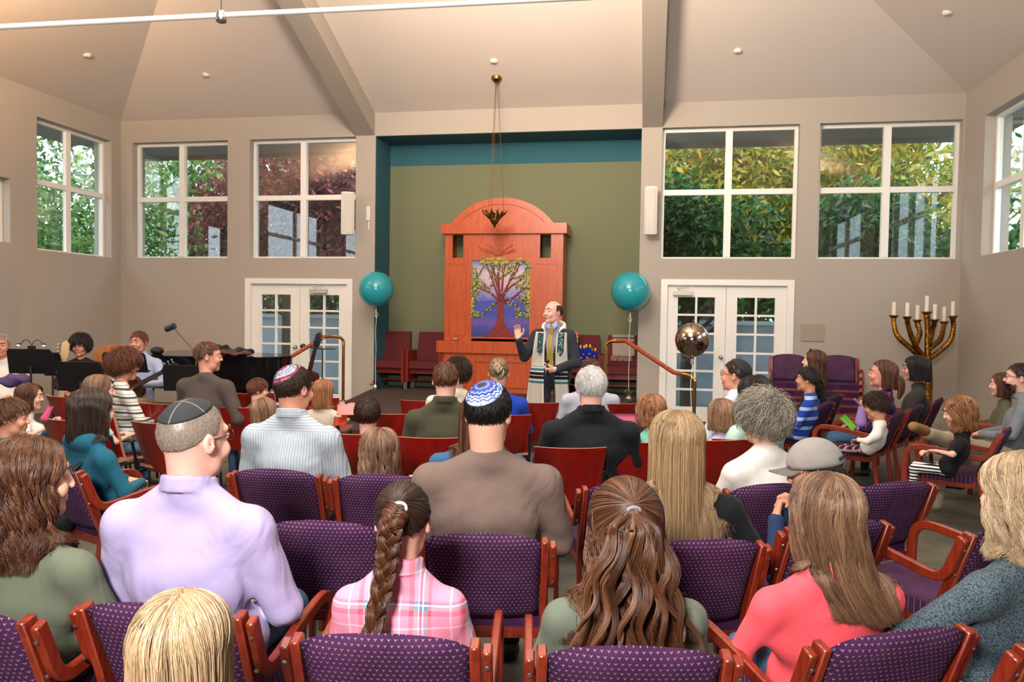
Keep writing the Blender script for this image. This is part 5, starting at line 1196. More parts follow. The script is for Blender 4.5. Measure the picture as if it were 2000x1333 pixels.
P_('rbob', 'woman with dark bob, glasses and black dotted top beside the menorah', 1788, 694, 7.3, fa=72, H=.235, hy=4, hp=-2, shw=.235, gi=1.1, skin_=SKR, shirt=cloth('black dotted knit', '#15161a', kind='heather', cols=('#3a3a34',)), hair=('long', HBK, dict(L=.12, thick=.05, flare=.15, tip=.2)), gl='#8a8480', face=True, legs=DARKP)
P_('rgirl', 'little girl with glasses and white sweater sitting in a purple chair', 1712, 766, 6.2, fa=64, H=.205, hy=6, hp=-12, shw=.155, gi=.85, skin_=SKT, shirt=cloth('white sweater', '#ddd9d4', .03), hair=('short', HB, dict(L=.05, t=.012, curl=.006)), gl='#3a2c48', face=True, legs=cloth('patterned leggings', '#2a1a26', kind='check', cols=('#a8828a', 16.0, .3)), arms=dict(L=((-.08, .14, -.14), (-.02, .30, -.14), 'rel'), R=((.04, .14, -.16), (.0, .3, -.14), 'rel')))
P_('rcurl', 'small girl with reddish golden curls, black top and striped leggings', 1872, 774, 5.4, fa=66, H=.205, hy=8, hp=-14, shw=.155, gi=.9, skin_=SKP, shirt=cloth('black t-shirt', '#0f1014', .1), sleeve='short', hair=('long', HGB, dict(L=.14, wave=.010, freq=55, curl=.010, thick=.045, flare=.35, clumps=34, tip=.5)), face=True, legs=cloth('black and white striped leggings', '#e4e1dc', kind='hstripe', cols=('#15151a', 42.0, .5)), arms=dict(L=((-.06, .10, -.15), (-.05, .30, -.12), 'rel')))
P_('rbrd', 'bearded man with black rimmed glasses and grey blue shirt at the right edge', 1992, 708, 6.3, fa=66, H=.24, hy=4, hp=2, shw=.25, gi=1.1, skin_=SKP, shirt=cloth('grey fleece', '#70787f', .08), hair=('short', HB, dict(L=.02)), gl='#0c0c0e', face=True, legs=KHAKI, collar=True)
P_('rbeh', 'girl with pale face and brown hair between the blonde curls and the bearded man', 1957, 727, 7.0, fa=74, H=.212, hy=0, hp=-2, shw=.18, skin_=SKP, shirt=cloth('olive child top', '#55553f'), hair=('long', HAUB, dict(L=.12, thick=.03)), face=True)
# --- musicians on the left, facing the room
P_('mus1', 'woman with short dark hair, purple cardigan and magenta top behind the music stand', 157, 655, 9.0, fa=-160, H=.235, hp=-4, shw=.235, skin_=SKR, shirt=cloth('dark purple cardigan', '#2d1626', .08), vest=None, hair=('short', HBK, dict(L=.06, t=.022, lift=.6)), face=True, legs=DARKP)
P_('mus2', 'man in pale blue shirt with short brown hair playing a guitar', 271, 646, 8.7, fa=-168, H=.24, hy=-8, shw=.24, skin_=SKR, shirt=cloth('pale blue shirt', '#9aa6c6', .04), collar=True, hair=('short', HRD, dict(L=.03)), face=True, legs=KHAKI, arms=dict(L=((-.14, .12, -.22), (.05, .30, -.24), 'rel'), R=((.12, .12, -.22), (-.12, .32, -.2), 'rel')))
P_('mus3', 'man in white shirt with grey hair cut off by the left edge', 2, 651, 8.3, fa=-140, H=.24, hy=-6, shw=.235, skin_=SKR, shirt=cloth('white music shirt', '#d4d2d0', .03), hair=('short', HGR, dict(L=.02)), face=True)
# ------------------------------------------------------------------ things people wear and hold
def head_pt(k, p): q = PEOPLE[k]; return q['c']+q['R']@(np.array(p)*q['u'])
def world(k, p): q = PEOPLE[k]; o = q['o']; a = o.rotation_euler[2]; return np.array([o.location[0]+p[0]*cos(a)-p[1]*sin(a), o.location[1]+p[0]*sin(a)+p[1]*cos(a), o.location[2]+p[2]])
# braid of the girl in pink plaid
q = PEOPLE['braid']; g0 = head_pt('braid', (.005, -.112, .052)); parts = []
main = [g0, g0+(-.012, -.035, -.03), (g0[0]-.02, g0[1]-.036, g0[2]-.11), (g0[0]-.035, g0[1]-.05, q['nb']-.02), (g0[0]-.06, g0[1]-.09, q['sz']-.085)]
pm = np.array(smooth_path(main, 12)); T = unit(np.gradient(pm, axis=0)); S = unit(np.cross(T, [0, 1., 0])); U = np.cross(S, T); tt = np.linspace(0, 1, len(pm)); 
for k in range(3):
    w = tt*2*pi*3.0+2*pi*k/3; amp = (.019-.005*tt)[:, None]; pth = pm+S*np.sin(w)[:, None]*amp+U*np.sin(2*w)[:, None]*amp*.5
    parts.append(bundle(pth[::2], lambda t: .0165-.004*t, 260, .0011))
e = pm[-1]; parts.append(bundle([e, e+(-.012, -.012, -.03), e+(-.04, -.012, -.085), e+(-.07, -.004, -.125)], lambda t: .012+.016*sin(min(1, t*1.3)*pi)*(1-t*.5)-.011*t, 420, .001))
hair_obj(parts, HBR, q['o'], 'braid')
bm = B(); tube(bm, [e+(-.014*cos(a), .0, -.0) if 0 else e+S[-1]*.0135*cos(a)+U[-1]*.0135*sin(a) for a in np.linspace(0, 2*pi, 16)], .004, 6, caps=False); obj('braid_elastic', bm, plain('navy elastic', '#1c2436', .8), q['o'], smooth=True)
bm = B(); pc = head_pt('braid', (.008, -.108, .058)); tube(bm, [pc+np.array([.018*cos(a), -.006+.004*sin(a), .014*sin(a)]) for a in np.linspace(-.4, pi*.75, 10)], .0042, 6); obj('hair_tie', bm, plain('white elastic', '#e8e6e6', .5), q['o'], smooth=True)
# half-up tie of the wavy haired girl
q = PEOPLE['curlM']; parts = [gather_hair(q['c'], q['R'], q['u'], 2600, (0, -.9, .42), .0013, t=.03)]
g1 = head_pt('curlM', (0, -.135, .06)); 
for k in range(13):
    dx = (k-6)*.0075; w_ = RNG.uniform(.010, .02); f_ = RNG.uniform(.9, 1.4); ph_ = RNG.random()*6; ln = RNG.uniform(.75, 1.1); pth = [g1]
    for j in range(1, 12):
        t_ = j/11; pth.append(g1+(dx*(1+2.6*t_)+w_*sin(t_*11*f_+ph_)*min(1, t_*2.5), -.016-.045*t_+.5*w_*cos(t_*11*f_+ph_)-.01*(k % 2), -.36*ln*t_))
    rk = RNG.uniform(.009, .015); parts.append(bundle(pth, (lambda rk: lambda t: .001+.004*(1-t)+rk*min(1, t*3)*(1.04-t)**.7)(rk), 220, .0009, wavy=2.5, tone=np.clip(RNG.random(220)*.6+.4*RNG.random(), 0, 1)))
hair_obj(parts, HAUB, q['o'], 'half_ponytail')
bm = B(); tube(bm, [g1+np.array([.016*cos(a), -.002, .010*sin(a)+.004]) for a in np.linspace(0, pi, 10)], .005, 6); obj('hair_tie', bm, plain('grey elastic', '#7d8088', .6), q['o'], smooth=True)
# claw clip and twist
q = PEOPLE['blue']; g1 = head_pt('blue', (0, -.105, .02)); 
hair_obj([bundle([g1+(0, 0, -.06), g1+(.012, -.03, -.02), g1+(-.008, -.034, .03), g1+(0, -.01, .06)], lambda t: .034*sin(pi*min(1, max(0.05, t)))**.5, 500, .002, wavy=5)], HPB, q['o'], 'hair_twist')
bm = B(); 
for s in (-1, 1): tube(bm, [g1+(s*.03, -.04, .02), g1+(s*.018, -.066, -.005), g1+(0, -.068, -.03)], [.007, .009, .004], 6, 3)
obj('claw_clip', bm, plain('dark claw clip', '#1a1414', .3), q['o'], smooth=True)
# ponytail of the plaid woman
q = PEOPLE['rplaid']; g1 = head_pt('rplaid', (0, -.1, -.01)); hair_obj([bundle([g1, g1+(0, -.04, -.03), g1+(.0, -.05, -.12), g1+(0, -.03, -.2)], lambda t: .012+.02*sin(pi*t), 260, .0025)], HAUB, q['o'], 'ponytail')
# baseball cap
q = PEOPLE['cap']; c, R, u = q['c'], q['R'], q['u']; CAPM = cloth('washed grey cotton', '#8f8a84', .06)
def capshape():
    n, m = 48, 14; V = []; F_ = []
    for i in range(m+1):
        for j in range(n):
            ph = 360*j/n; th = 93*i/m; d = sph(max(th, .3), ph); p = d*(np.array([.075, .098, .092])*u+.014)+CR0*u+np.array([0, 0, .004+.02*u*max(0, cos(rad(ph)))*0])
            V.append(p)
    for i in range(m):
        for j in range(n): F_.append([i*n+j, (i+1)*n+j, (i+1)*n+(j+1) % n, i*n+(j+1) % n])
    return np.array(V), np.array(F_)
V, Qd = capshape(); me = np_mesh('baseball_cap', V, Qd); co = link_mesh('baseball_cap', me, CAPM, q['o']); M = Matrix(R.tolist()).to_4x4(); M.translation = Vector(c); co.matrix_local = M; sm_ = co.modifiers.new('t', 'SOLIDIFY'); sm_.thickness = .003
bm = B(); nx, ny = 14, 8; gr = []
for j in range(ny+1):
    row = []
    for i in range(nx+1):
        a = rad(-52+104*i/nx); rr0 = np.array([sin(a)*.088*u, cos(a)*.112*u]); L = (.078*u)*(cos(a*1.35))**.6*j/ny; row.append(bm.verts.new((rr0[0], rr0[1]-.012*u+L, .026*u-.012*(i/nx*2-1)**2-.05*L-.012*(abs(i/nx*2-1)**2)*j/ny)))
    gr.append(row)
for a_, b_ in zip(gr, gr[1:]):
    for i in range(nx): bm.faces.new([a_[i], a_[i+1], b_[i+1], b_[i]])
bmesh.ops.solidify(bm, geom=bm.faces[:], thickness=.003); o = obj('cap_brim', bm, CAPM, co, smooth=True)
bm = B(); ball(bm, (0, 0, .132*u+.004), .007, 10, 6, (1, 1, .5)); obj('cap_button', bm, CAPM, co, smooth=True)
bm = B()
for k in range(6):
    a0 = k*60+30; tube(bm, [tuple(sph(t, a0)*(np.array([.075, .098, .092])*u+.0155)+CR0*u+np.array([0, 0, .004])) for t in range(2, 92, 9)], .0012, 5)
obj('cap_seam', bm, plain('grey seam thread', '#77716a', .9), co, smooth=True)
def text_obj(name, s, size, mat, parent, M, ext=.0008):
    cu = bpy.data.curves.new(name, 'FONT'); cu.body = s; cu.size = size; cu.extrude = ext; cu.align_x = 'CENTER'; cu.align_y = 'CENTER'; cu.offset = size*.012
    o = bpy.data.objects.new(name, cu); COL.objects.link(o); cu.materials.append(mat)
    bpy.context.view_layer.update(); me = bpy.data.meshes.new_from_object(o.evaluated_get(bpy.context.evaluated_depsgraph_get())); bpy.data.objects.remove(o); o = link_mesh(name, me, None, parent); o.matrix_local = M; return o
d = sph(80, 206); p = d*(np.array([.075, .098, .092])*u+.0165)+CR0*u+np.array([0, 0, .004]); nz = Vector(d).normalized(); xx = Vector((0, 0, 1)).cross(nz).normalized(); yy = nz.cross(xx); Mt = Matrix((xx, yy, nz)).transposed().to_4x4(); Mt.translation = Vector(p)
text_obj('cap_lettering', 'BAUDEN', .017, plain('navy embroidery', '#1c2440', .8), co, Mt, .003)
# black backpack on the teal jacket
q = PEOPLE['teal']; bp = thing('backpack', 'black backpack worn on the back of the teal jacket', 'backpack', tuple(world('teal', (-.03, -.2, q['sz']-.2))), q['o'].rotation_euler[2])
A = Sdf(); A.ell((-.02, -.02, -.02), (.16, .09, .2), .02); A.cone((-.07, -.03, -.1), (.07, -.03, -.1), .05, .05, .03); V, Qd = A.mesh(.008); link_mesh('bag_body', np_mesh('bag_body', V, Qd), plain('black nylon', '#101216', .6, bump=(40, .3, .01)), bp)
bm = B()
for s in (-1, 1): tube(bm, [(s*.07, .0, .12), (s*.09, .10, .2), (s*.095, .2, .17), (s*.1, .26, .06)], .01, 6, 4, flat=(.035, .006))
obj('strap', bm, plain('black webbing', '#15171a', .8), bp, smooth=True)
# quilting, papers, folders
def sheet(name, lab, cat, p, w, h, rz, rx, mat, group=None):
    bm = B(); n = 8
    g_ = [[bm.verts.new((-w/2+w*i/n, .012*sin(i*.7)*(j/n), -h/2+h*j/n)) for i in range(n+1)] for j in range(n+1)]
    for j in range(n):
        for i in range(n): bm.faces.new([g_[j][i], g_[j][i+1], g_[j+1][i+1], g_[j+1][i]])
    bmesh.ops.solidify(bm, geom=bm.faces[:], thickness=.0015)
    o = obj(name, bm, mat, smooth=True); o.location = p; o.rotation_euler = (rx, 0, rz); tag(o, lab, cat, group); return o
PINK = plain('pink card', '#ef7f9f', .7); ORG = plain('orange paper', '#e2552c', .7); GRN = plain('lime green card', '#8ed24a', .7)
sheet('pink_board', 'pink sheet of card held before the toddler in mint green', 'card', at(1218, 840, 4.75), .17, .2, rad(14), -.1, PINK)
sheet('pink_folder', 'pink folder held by the girl in white at the left', 'folder', at(92, 808, 4.35), .12, .09, rad(-30), -.5, plain('bright pink plastic', '#f06a9a', .4))
sheet('pink_paper', 'pink paper beside the small girl with long light brown hair', 'paper', at(676, 800, 5.2), .12, .1, rad(20), -.8, plain('pale pink paper', '#f2a8a4', .7))
sheet('orange_paper', 'orange paper below the pink paper in the girl\'s hand', 'paper', at(665, 823, 5.2), .09, .07, rad(10), -.6, ORG)
sheet('green_paper', 'lime green folded card held by the little girl in the white sweater', 'card', at(1657, 826, 5.6), .05, .13, rad(70), -.35, GRN).rotation_euler = (rad(-20), rad(-40), rad(20))
# cloth doll
r = thing('rag_doll', 'small brown haired doll in lilac dress held up before the plaid woman', 'doll', tuple(at(1683, 794, 6.6)), rad(20))
A = Sdf(); A.cone((0, 0, -.02), (0, 0, -.14), .03, .05, .02); V, Qd = A.mesh(.005); link_mesh('dress', np_mesh('dress', V, Qd), cloth('lilac doll cloth', '#8a6fa8', .2), r)
A = Sdf(); A.ell((0, 0, .03), (.03, .03, .034), .01); V, Qd = A.mesh(.005); link_mesh('head', np_mesh('head', V, Qd), SKR, r)
A = Sdf(); A.cone((0, 0, 0), (-.07, 0, .06), .012, .01, .01); A.cone((0, 0, 0), (.06, 0, -.03), .012, .01, .01); A.cone((-.02, 0, -.14), (-.03, 0, -.2), .014, .012, .01); A.cone((.02, 0, -.14), (.02, 0, -.2), .014, .012, .01); V, Qd = A.mesh(.005); link_mesh('limbs', np_mesh('limbs', V, Qd), cloth('lilac doll cloth', '#8a6fa8', .2), r)
A = Sdf(); A.ell((0, .012, .04), (.034, .03, .036), .01); V, Qd = A.mesh(.005); link_mesh('doll_hair', np_mesh('doll_hair', V, Qd), plain('brown yarn', '#5a4324', .9), r)
# sunglasses on the head
q = PEOPLE['rwom']; bm = B()
for s in (-1, 1): ball(bm, head_pt('rwom', (s*.03, .045, .115)), .022, 12, 8, (1, .5, .7))
obj('sunglasses', bm, plain('dark lens', '#202428', .15), q['o'], smooth=True)
# beard
q = PEOPLE['rbrd']; ph = RNG.uniform(-95, 95, 900); th = RNG.uniform(100, 150, 900); D = sph(th, ph); P0 = q['c']+((D*np.array([.062, .07, .092])*q['u']+np.array([0, .026, -.03])*q['u']) @ q['R'].T); k = ~((np.abs(ph) < 22) & (th < 112)); P0 = P0[k]; D = D[k]
s = np.linspace(0, 1, 4); hair_obj([strands(P0[:, None]+((D[:, None]*.018*s[None, :, None]) @ q['R'].T), .0028, .4)], HB, q['o'], 'beard')

# crossed leg of the bearded man
q = PEOPLE['rbrd']; o = q['o']; Mi = (Matrix.Translation(o.location) @ Matrix.Rotation(o.rotation_euler[2], 4, 'Z')).inverted()
def lp_(x, y, d): v = Mi @ Vector(at(x, y, d)); return np.array(v)
A = Sdf(); A.cone(lp_(1965, 895, 6.2), lp_(1850, 862, 5.95), .085, .07, .03); A.cone(lp_(1850, 862, 5.95), lp_(1812, 848, 5.8), .068, .05, .03); V, Qd = A.mesh(.014); link_mesh('crossed_trouser_leg', np_mesh('crossed_trouser_leg', V, Qd), KHAKI, o)
A = Sdf(); A.cone(lp_(1940, 905, 6.3), lp_(1842, 885, 6.1), .085, .065, .03); A.cone(lp_(1842, 885, 6.1), lp_(1826, 985, 6.1), .062, .05, .03); V, Qd = A.mesh(.014); link_mesh('trouser_leg', np_mesh('trouser_leg', V, Qd), KHAKI, o)
A = Sdf(); A.cone(lp_(1806, 842, 5.78), lp_(1784, 834, 5.7), .042, .038, .02); V, Qd = A.mesh(.009); plabel(link_mesh('raised_shoe', np_mesh('raised_shoe', V, Qd), plain('tan suede', '#8a6238', .7), o), 'tan suede shoe')
# ------------------------------------------------------------------ the speaker in prayer shawl
SUIT = cloth('charcoal suit wool', '#2c2f36', .06, wr=.5)
q = P_('rabbi', 'man standing in grey suit, yellow tie and white prayer shawl, one hand raised', 1080, 588, 8.0, fa=176, H=.238, hy=-34, hp=3, shw=.235, gi=1.05, skin_=SKP, seat=.80, stand=True, shirt=SUIT, hair=('bald', HB, dict(L=.012)), face=True, legs=SUIT, nr=.06, crease=.003, headfwd=.04, kip=(plain('teal kippah', '#3b5a5e', .8), 34, (0, -.8, .6), .004),
       arms=dict(R=((.12, .04, -.22), (.15, .20, -.03), 'rel', ((.08, -.05, 1), (-.1, 1, .1), .28)), L=((-.07, .02, -.27), (.10, .25, -.33), 'rel', ((.9, .15, -.15), (0, -.8, .6), .8))))
col = q['col']; 
for s in (-1, 1): col.cone((s*.085, 0, .88), (s*.1, .01, .42), .085, .07, .03)
def front_y(X, Z, margin):
    y = np.full(np.shape(X), .5); 
    for _ in range(26): y -= np.clip(col.at(np.stack([X, y, Z], -1))-margin, -.02, .08)*.85
    return y
def drape(name, xs, zs, margin, mat, parent, th=.004, hang=None, wav=0.0):
    """cloth panel lying on the front of the figure; xs(t)->(x0,x1), zs (top,bottom)"""
    n, m = 10, 44; X = np.zeros((m+1, n+1)); Z = X.copy()
    for j in range(m+1):
        t = j/m; a, b = xs(t); X[j] = np.linspace(a, b, n+1); Z[j] = zs[0]+(zs[1]-zs[0])*t
    Y = front_y(X, Z, margin)
    if hang is not None:
        for j in range(1, m+1): Y[j] = np.where(Z[j] < hang, np.maximum(Y[j], Y[j-1]-.0035), Y[j])
    Y = np.clip(Y, -.05, .4)+wav*np.sin(X*90+Z*5)*np.linspace(0, 1, m+1)[:, None]
    bm = B(); g = [[bm.verts.new((X[j, i], Y[j, i], Z[j, i])) for i in range(n+1)] for j in range(m+1)]
    for j in range(m):
        for i in range(n): bm.faces.new([g[j][i], g[j][i+1], g[j+1][i+1], g[j+1][i]])
    bmesh.ops.solidify(bm, geom=bm.faces[:], thickness=th); bmesh.ops.recalc_face_normals(bm, faces=bm.faces)
    return obj(name, bm, mat, parent, smooth=True)
ro = q['o']; nb, sz = q['nb'], q['sz']
drape('dress_shirt', lambda t: (-.085*(1-t)-.004, .085*(1-t)+.004), (nb+.035, sz-.34), .012, cloth('pale lavender shirt', '#a9acc9', .03), ro)
bm = B()
for s in (-1, 1): prism(bm, [(s*.002, nb+.03), (s*.055, nb+.075), (s*.065, nb+.02), (s*.03, nb-.02)], front_y(np.array([s*.03]), np.array([nb]), .02)[0], front_y(np.array([s*.03]), np.array([nb]), .028)[0], 'y')
obj('shirt_collar', bm, cloth('pale lavender shirt', '#a9acc9', .03), ro, bevel=.003)
t = NT('yellow silk tie', .45); x, y, z = t.xyz(t.coord()); t.set('Base Color', t.mix(t.mth('LESS_THAN', t.mth('FRACT', t.mth('MULTIPLY', t.mth('ADD', x, z), 28.)), .3), srgb('#cfae3a'), srgb('#8f8a5a')))
drape('necktie', lambda t: ((-.022, .022) if t < .06 else (-.016-.026*t, .016+.026*t)), (nb+.012, sz-.37), .026, t.m, ro)
for s in (-1, 1): drape('lapel', (lambda s: lambda t: tuple(sorted((s*(.085*(1-t)+.004), s*(.12*(1-t)+.02)))))(s), (sz+.05, sz-.33), .022, SUIT, ro, .006)
t = NT('white woven prayer shawl', .9); x, y, z = t.xyz(t.coord()); ax_ = t.mth('ABSOLUTE', x)
c = t.ramp(t.mth('MULTIPLY', z, 1/2.0), [(0, srgb('#ece6da')), (.412, srgb('#2a8fa0')), (.424, srgb('#ede7dc')), (.437, srgb('#171b2c')), (.452, srgb('#ede7dc')), (.456, srgb('#15232f')), (.470, srgb('#ede7dc')), (.480, srgb('#2a8096')), (.492, srgb('#ede7dc')), (.498, srgb('#9aa3a3')), (.502, srgb('#ede7dc'))], 'CONSTANT')
t.set('Base Color', c); t.bump(t.noise(200, 2, t.coord()), .3, .003); TAL = t.m
zb = .585
drape('prayer_shawl', lambda t: (.055+.01*t, .165+.115*t), (sz+.04, zb), .034, TAL, ro, .007, hang=sz-.1, wav=.004)
drape('prayer_shawl', lambda t: (-.165-.04*t, -.055+.0*t), (sz+.04, zb), .034, TAL, ro, .007, hang=sz-.1, wav=.004)
A = Sdf(); A.ring((0, -.03, nb-.01), .118, .1, .035, .014, .01, tilt=-.45); V, Qd = A.mesh(.007); link_mesh('shawl_collar', np_mesh('shawl_collar', V, Qd), TAL, ro)
t = NT('teal embroidered band', .8); x, y, z = t.xyz(t.coord()); m = t.mth('MULTIPLY', t.mth('GREATER_THAN', t.noise(75, 1, t.n('ShaderNodeMapping', Vector=t.coord(), Scale=(1, .3, .7)).outputs[0]), .56), t.mth('LESS_THAN', t.mth('ABSOLUTE', t.mth('SUBTRACT', t.mth('ABSOLUTE', x), .108)), .017))
t.set('Base Color', t.mix(m, srgb('#1d5a62'), srgb('#d5cdbf')))
for s in (-1, 1): drape('embroidered_band', (lambda s: lambda t: tuple(sorted((s*(.078+.03*max(0, (t-.8)/.2)), s*(.14-.03*max(0, (t-.8)/.2))))))(s), (sz+.03, sz-.21), .044, t.m, ro, .003)
fr = B()
for s in (-1, 1):
    for i in range(14):
        xx = (s*.07 if s > 0 else -.085)+s*.013*i; yy = front_y(np.array([xx]), np.array([zb+.02]), .04)[0]; yy = max(yy, .10)
        tube(fr, [(xx, yy, zb+.01), (xx+.002, yy+.003, zb-.04), (xx, yy, zb-.09)], .0028, 5)
obj('shawl_fringe', fr, plain('cream yarn', '#d8c6b4', .9), ro)
bm = B(); wr = q['arms']['L'][2]; tube(bm, [wr+(.07, .02, -.05), wr+(.075, .03, .07)], .012, 10); ball(bm, wr+(.076, .03, .085), .02); mo = obj('microphone', bm, BLACKM, smooth=True); mo.matrix_world = Matrix.Translation(ro.location) @ Matrix.Rotation(ro.rotation_euler[2], 4, 'Z'); tag(mo, 'small black microphone held by the standing man in the prayer shawl', 'microphone')
for nm in ('L', 'R'):
    S, E, Wp = q['arms'][nm]; fd = unit(Wp-E); A = Sdf(); A.cone(Wp-fd*.05, Wp-fd*.012, .036, .033, .005); V, Qd = A.mesh(.006); link_mesh('shirt_cuff', np_mesh('shirt_cuff', V, Qd), cloth('pale lavender shirt', '#a9acc9', .03), ro)
# ------------------------------------------------------------------ handrails
def rail(lab, pts, base0, base1):
    r = thing('handrail', lab, 'handrail', tuple(base0), 0, 'handrails at the stage steps'); o = np.array(base0)
    P = [np.array(p)-o for p in pts]; b0 = np.array([P[0][0], P[0][1], 0.0]); b1 = np.array([P[-1][0], P[-1][1], base1-o[2]])
    bm = B(); tube(bm, [b0, P[0]-(0, 0, .1), P[0]-(0, 0, .03), P[0]*.7+P[1]*.3+(0, 0, .015), P[1]], .02, 10, 4); lathe(bm, [(.05, 0), (.05, .008), (.02, .02)], 16, c=tuple(b0)); obj('post', bm, BRASS, r, smooth='auto')
    bm = B(); tube(bm, [P[-2], P[-1]*.7+P[-2]*.3+(0, 0, .015), P[-1]-(0, 0, .03), P[-1]-(0, 0, .1), b1], .02, 10, 4); lathe(bm, [(.05, 0), (.05, .008), (.02, .02)], 16, c=tuple(b1)); obj('post', bm, BRASS, r, smooth='auto')
    bm = B(); tube(bm, P[1:-1], .026, 10); obj('wooden_grip', bm, RAILW, r, smooth='auto')
p0 = at(671, 663, 10.29)
rail('brass and mahogany handrail at the left side of the stage', [p0, at(645, 657, 10.2), at(634, 658, 10.12), at(545, 711, 9.6), at(520, 712, 9.52), at(486, 714, 9.45)], (p0[0], p0[1], .338), 0.0)
p0 = at(1184, 672, 9.6)
rail('brass and mahogany handrail at the right side of the stage', [p0, at(1205, 667, 9.55), at(1222, 666, 9.45), at(1316, 728, 8.75), at(1332, 731, 8.66), at(1357, 741, 8.57)], (p0[0], p0[1], .338), 0.0)
# ------------------------------------------------------------------ balloons
def balloon(lab, px, py, d, rpx, mat, foot, group='round helium balloons', wlab=None):
    c = at(px, py, d); R_ = rpx*d/FPX; b = onZ(foot[0], foot[1], foot[2]) if foot[1] else np.array([c[0], c[1], foot[2]])
    c = np.array([b[0], b[1], c[2]]) if foot[1] and abs(b[0]-c[0]) < .2 else c
    r = thing('balloon', lab, 'balloon', tuple(c), 0, group); bm = B()
    lathe(bm, [(0, R_)]+[(R_*cos(t), R_*sin(t)*(1.0 if t > 0 else 1.04)) for t in np.linspace(pi/2-.12, -pi/2+.09, 26)]+[(.012, -R_*1.06), (.02, -R_*1.1), (0, -R_*1.1)], 40); obj('envelope', bm, mat, r, smooth=True)
    bm = B(); n = 12; tube(bm, [(.01*sin(i*1.3)*(1-i/n), 0, -R_*1.08+(b[2]+.04-c[2]+R_*1.08)*i/n) for i in range(n+1)], .004, 5); k = B(); obj('ribbon', bm, plain('white ribbon', '#e9e7e2', .3), r, smooth=True); k.free()
    bm = B(); g = random.Random(int(px)); z0 = -R_*1.08
    for _ in range(3): tube(bm, [(0, 0, z0), (g.uniform(-.03, .03), 0, z0-.05), (g.uniform(-.03, .03), .01, z0-.11), (0, 0, z0-.15)], .003, 4, 4)
    obj('curled_ribbon', bm, plain('white ribbon', '#e9e7e2', .3), r, smooth=True)
    if wlab:
        w = thing('balloon_weight', wlab, 'weight', tuple(b), 0, 'silver balloon weights'); bm = B(); lathe(bm, [(.035, 0), (.045, .03), (.03, .07), (0, .08)], 12); obj('weight_base', bm, plain('silver foil', '#cfc6b8', .22, .9), w)
        bm = B()
        for k in range(34):
            a = g.uniform(0, 6.28); e = g.uniform(.1, 1.4); L = g.uniform(.07, .12); v = np.array([cos(a)*cos(e), sin(a)*cos(e), sin(e)])*L; s = np.array([-sin(a), cos(a), 0])*.022
            pts = [np.array([0, 0, .07])+v*.2, np.array([0, 0, .07])+v*.7+s, np.array([0, 0, .07])+v, np.array([0, 0, .07])+v*.7-s]; f = [bm.verts.new(p) for p in pts]; bm.faces.new(f)
        bmesh.ops.solidify(bm, geom=bm.faces[:], thickness=.002); obj('foil_petals', bm, plain('silver foil', '#cfc6b8', .22, .9), w)
TB = plain('teal latex', '#2898a4', .22, spec=.6); CHR = plain('chrome latex', '#b3a596', .12, 1.0)
balloon('large teal balloon at the left wall column beside the stage', 735, 565, 11.5, 34, TB, (733, 760, .338), wlab='silver foil balloon weight on the stage below the left teal balloon')
balloon('large teal balloon right of the stage cabinet', 1230, 568, 10.7, 38.5, TB, (1227, 783, .338), wlab='silver foil balloon weight on the stage below the right teal balloon')
balloon('silver chrome balloon in front of the right french doors', 1352, 664, 8.45, 33, CHR, (1352, 0, .0), 'metallic balloon')
# ------------------------------------------------------------------ menorah
GB = NT('cast golden bronze', .36, 1.0); GB.set('Base Color', GB.ramp(GB.noise(9, 4, GB.coord()), [(.3, srgb('#5e3a17')), (.6, srgb('#a1702e')), (.8, srgb('#c4934a'))])); GB.bump(GB.noise(26, 4, GB.coord()), .7, .02)
DM = 9.8; o0 = onZ(1812, 870, 0); o0 = at(1811, 700, DM); o0[2] = 0
r = thing('menorah', 'tall branching bronze menorah with seven white candles by the right wall', 'menorah', tuple(o0))
def mp(x, y, dd=0): return at(1500+x/3.808, 560+y/3.808, DM+dd)-o0
bm = B(); tube(bm, [mp(1180, 205), mp(1188, 330), mp(1185, 450), mp(1190, 560), mp(1192, 760), (.01, 0, .12), (.01, 0, 0)], [.04, .034, .036, .045, .05, .06, .07], 12, 4); lathe(bm, [(.26, 0), (.25, .03), (.12, .06), (.06, .14)], 20); obj('trunk', bm, GB.m, r, smooth='auto')
BR = [([(935, 222), (938, 290), (965, 370), (1050, 450), (1150, 540)], 100, .1), ([(1035, 232), (1045, 300), (1075, 390), (1115, 470), (1165, 535)], 108, -.12), ([(1110, 256), (1122, 300), (1128, 350), (1108, 410), (1090, 460), (1130, 520)], 120, .18),
      ([(1240, 252), (1228, 300), (1215, 360), (1195, 440)], 115, -.15), ([(1310, 268), (1300, 330), (1275, 400), (1192, 470)], 130, .15), ([(1375, 228), (1378, 320), (1350, 410), (1280, 480), (1190, 545)], 92, -.05)]
def cup(bm, p, s=1.0): lathe(bm, [(.02*s, -.09), (.03*s, -.03), (.05*s, .0), (.062*s, .012), (.05*s, .018), (.02, .008), (0, .008)], 14, c=tuple(p))
CAND = plain('ivory wax', '#e6dfcf', .45)
def candle(p, top): bm = B(); h = top-p[2]; lathe(bm, [(0, 0), (.024, 0), (.024, h-.004), (.02, h), (0, h-.004)], 16); tube(bm, [(0, 0, h-.004), (.001, 0, h+.012)], .0015, 5); c = obj('candle', bm, CAND, smooth='auto'); c.location = Vector(p)+Vector(o0); return c
cl = []
for pts, ct, dd in BR:
    n = len(pts); P = [mp(x, y, dd*(1-i/(n-1))) for i, (x, y) in enumerate(pts)]; bm = B(); tube(bm, P, [.028, .030]+[.034]*(n-3)+[.036], 10, 5); cup(bm, P[0]); obj('branch', bm, GB.m, r, smooth=True); cl.append((P[0]+np.array([0, 0, .008]), mp(0, ct)[2]))
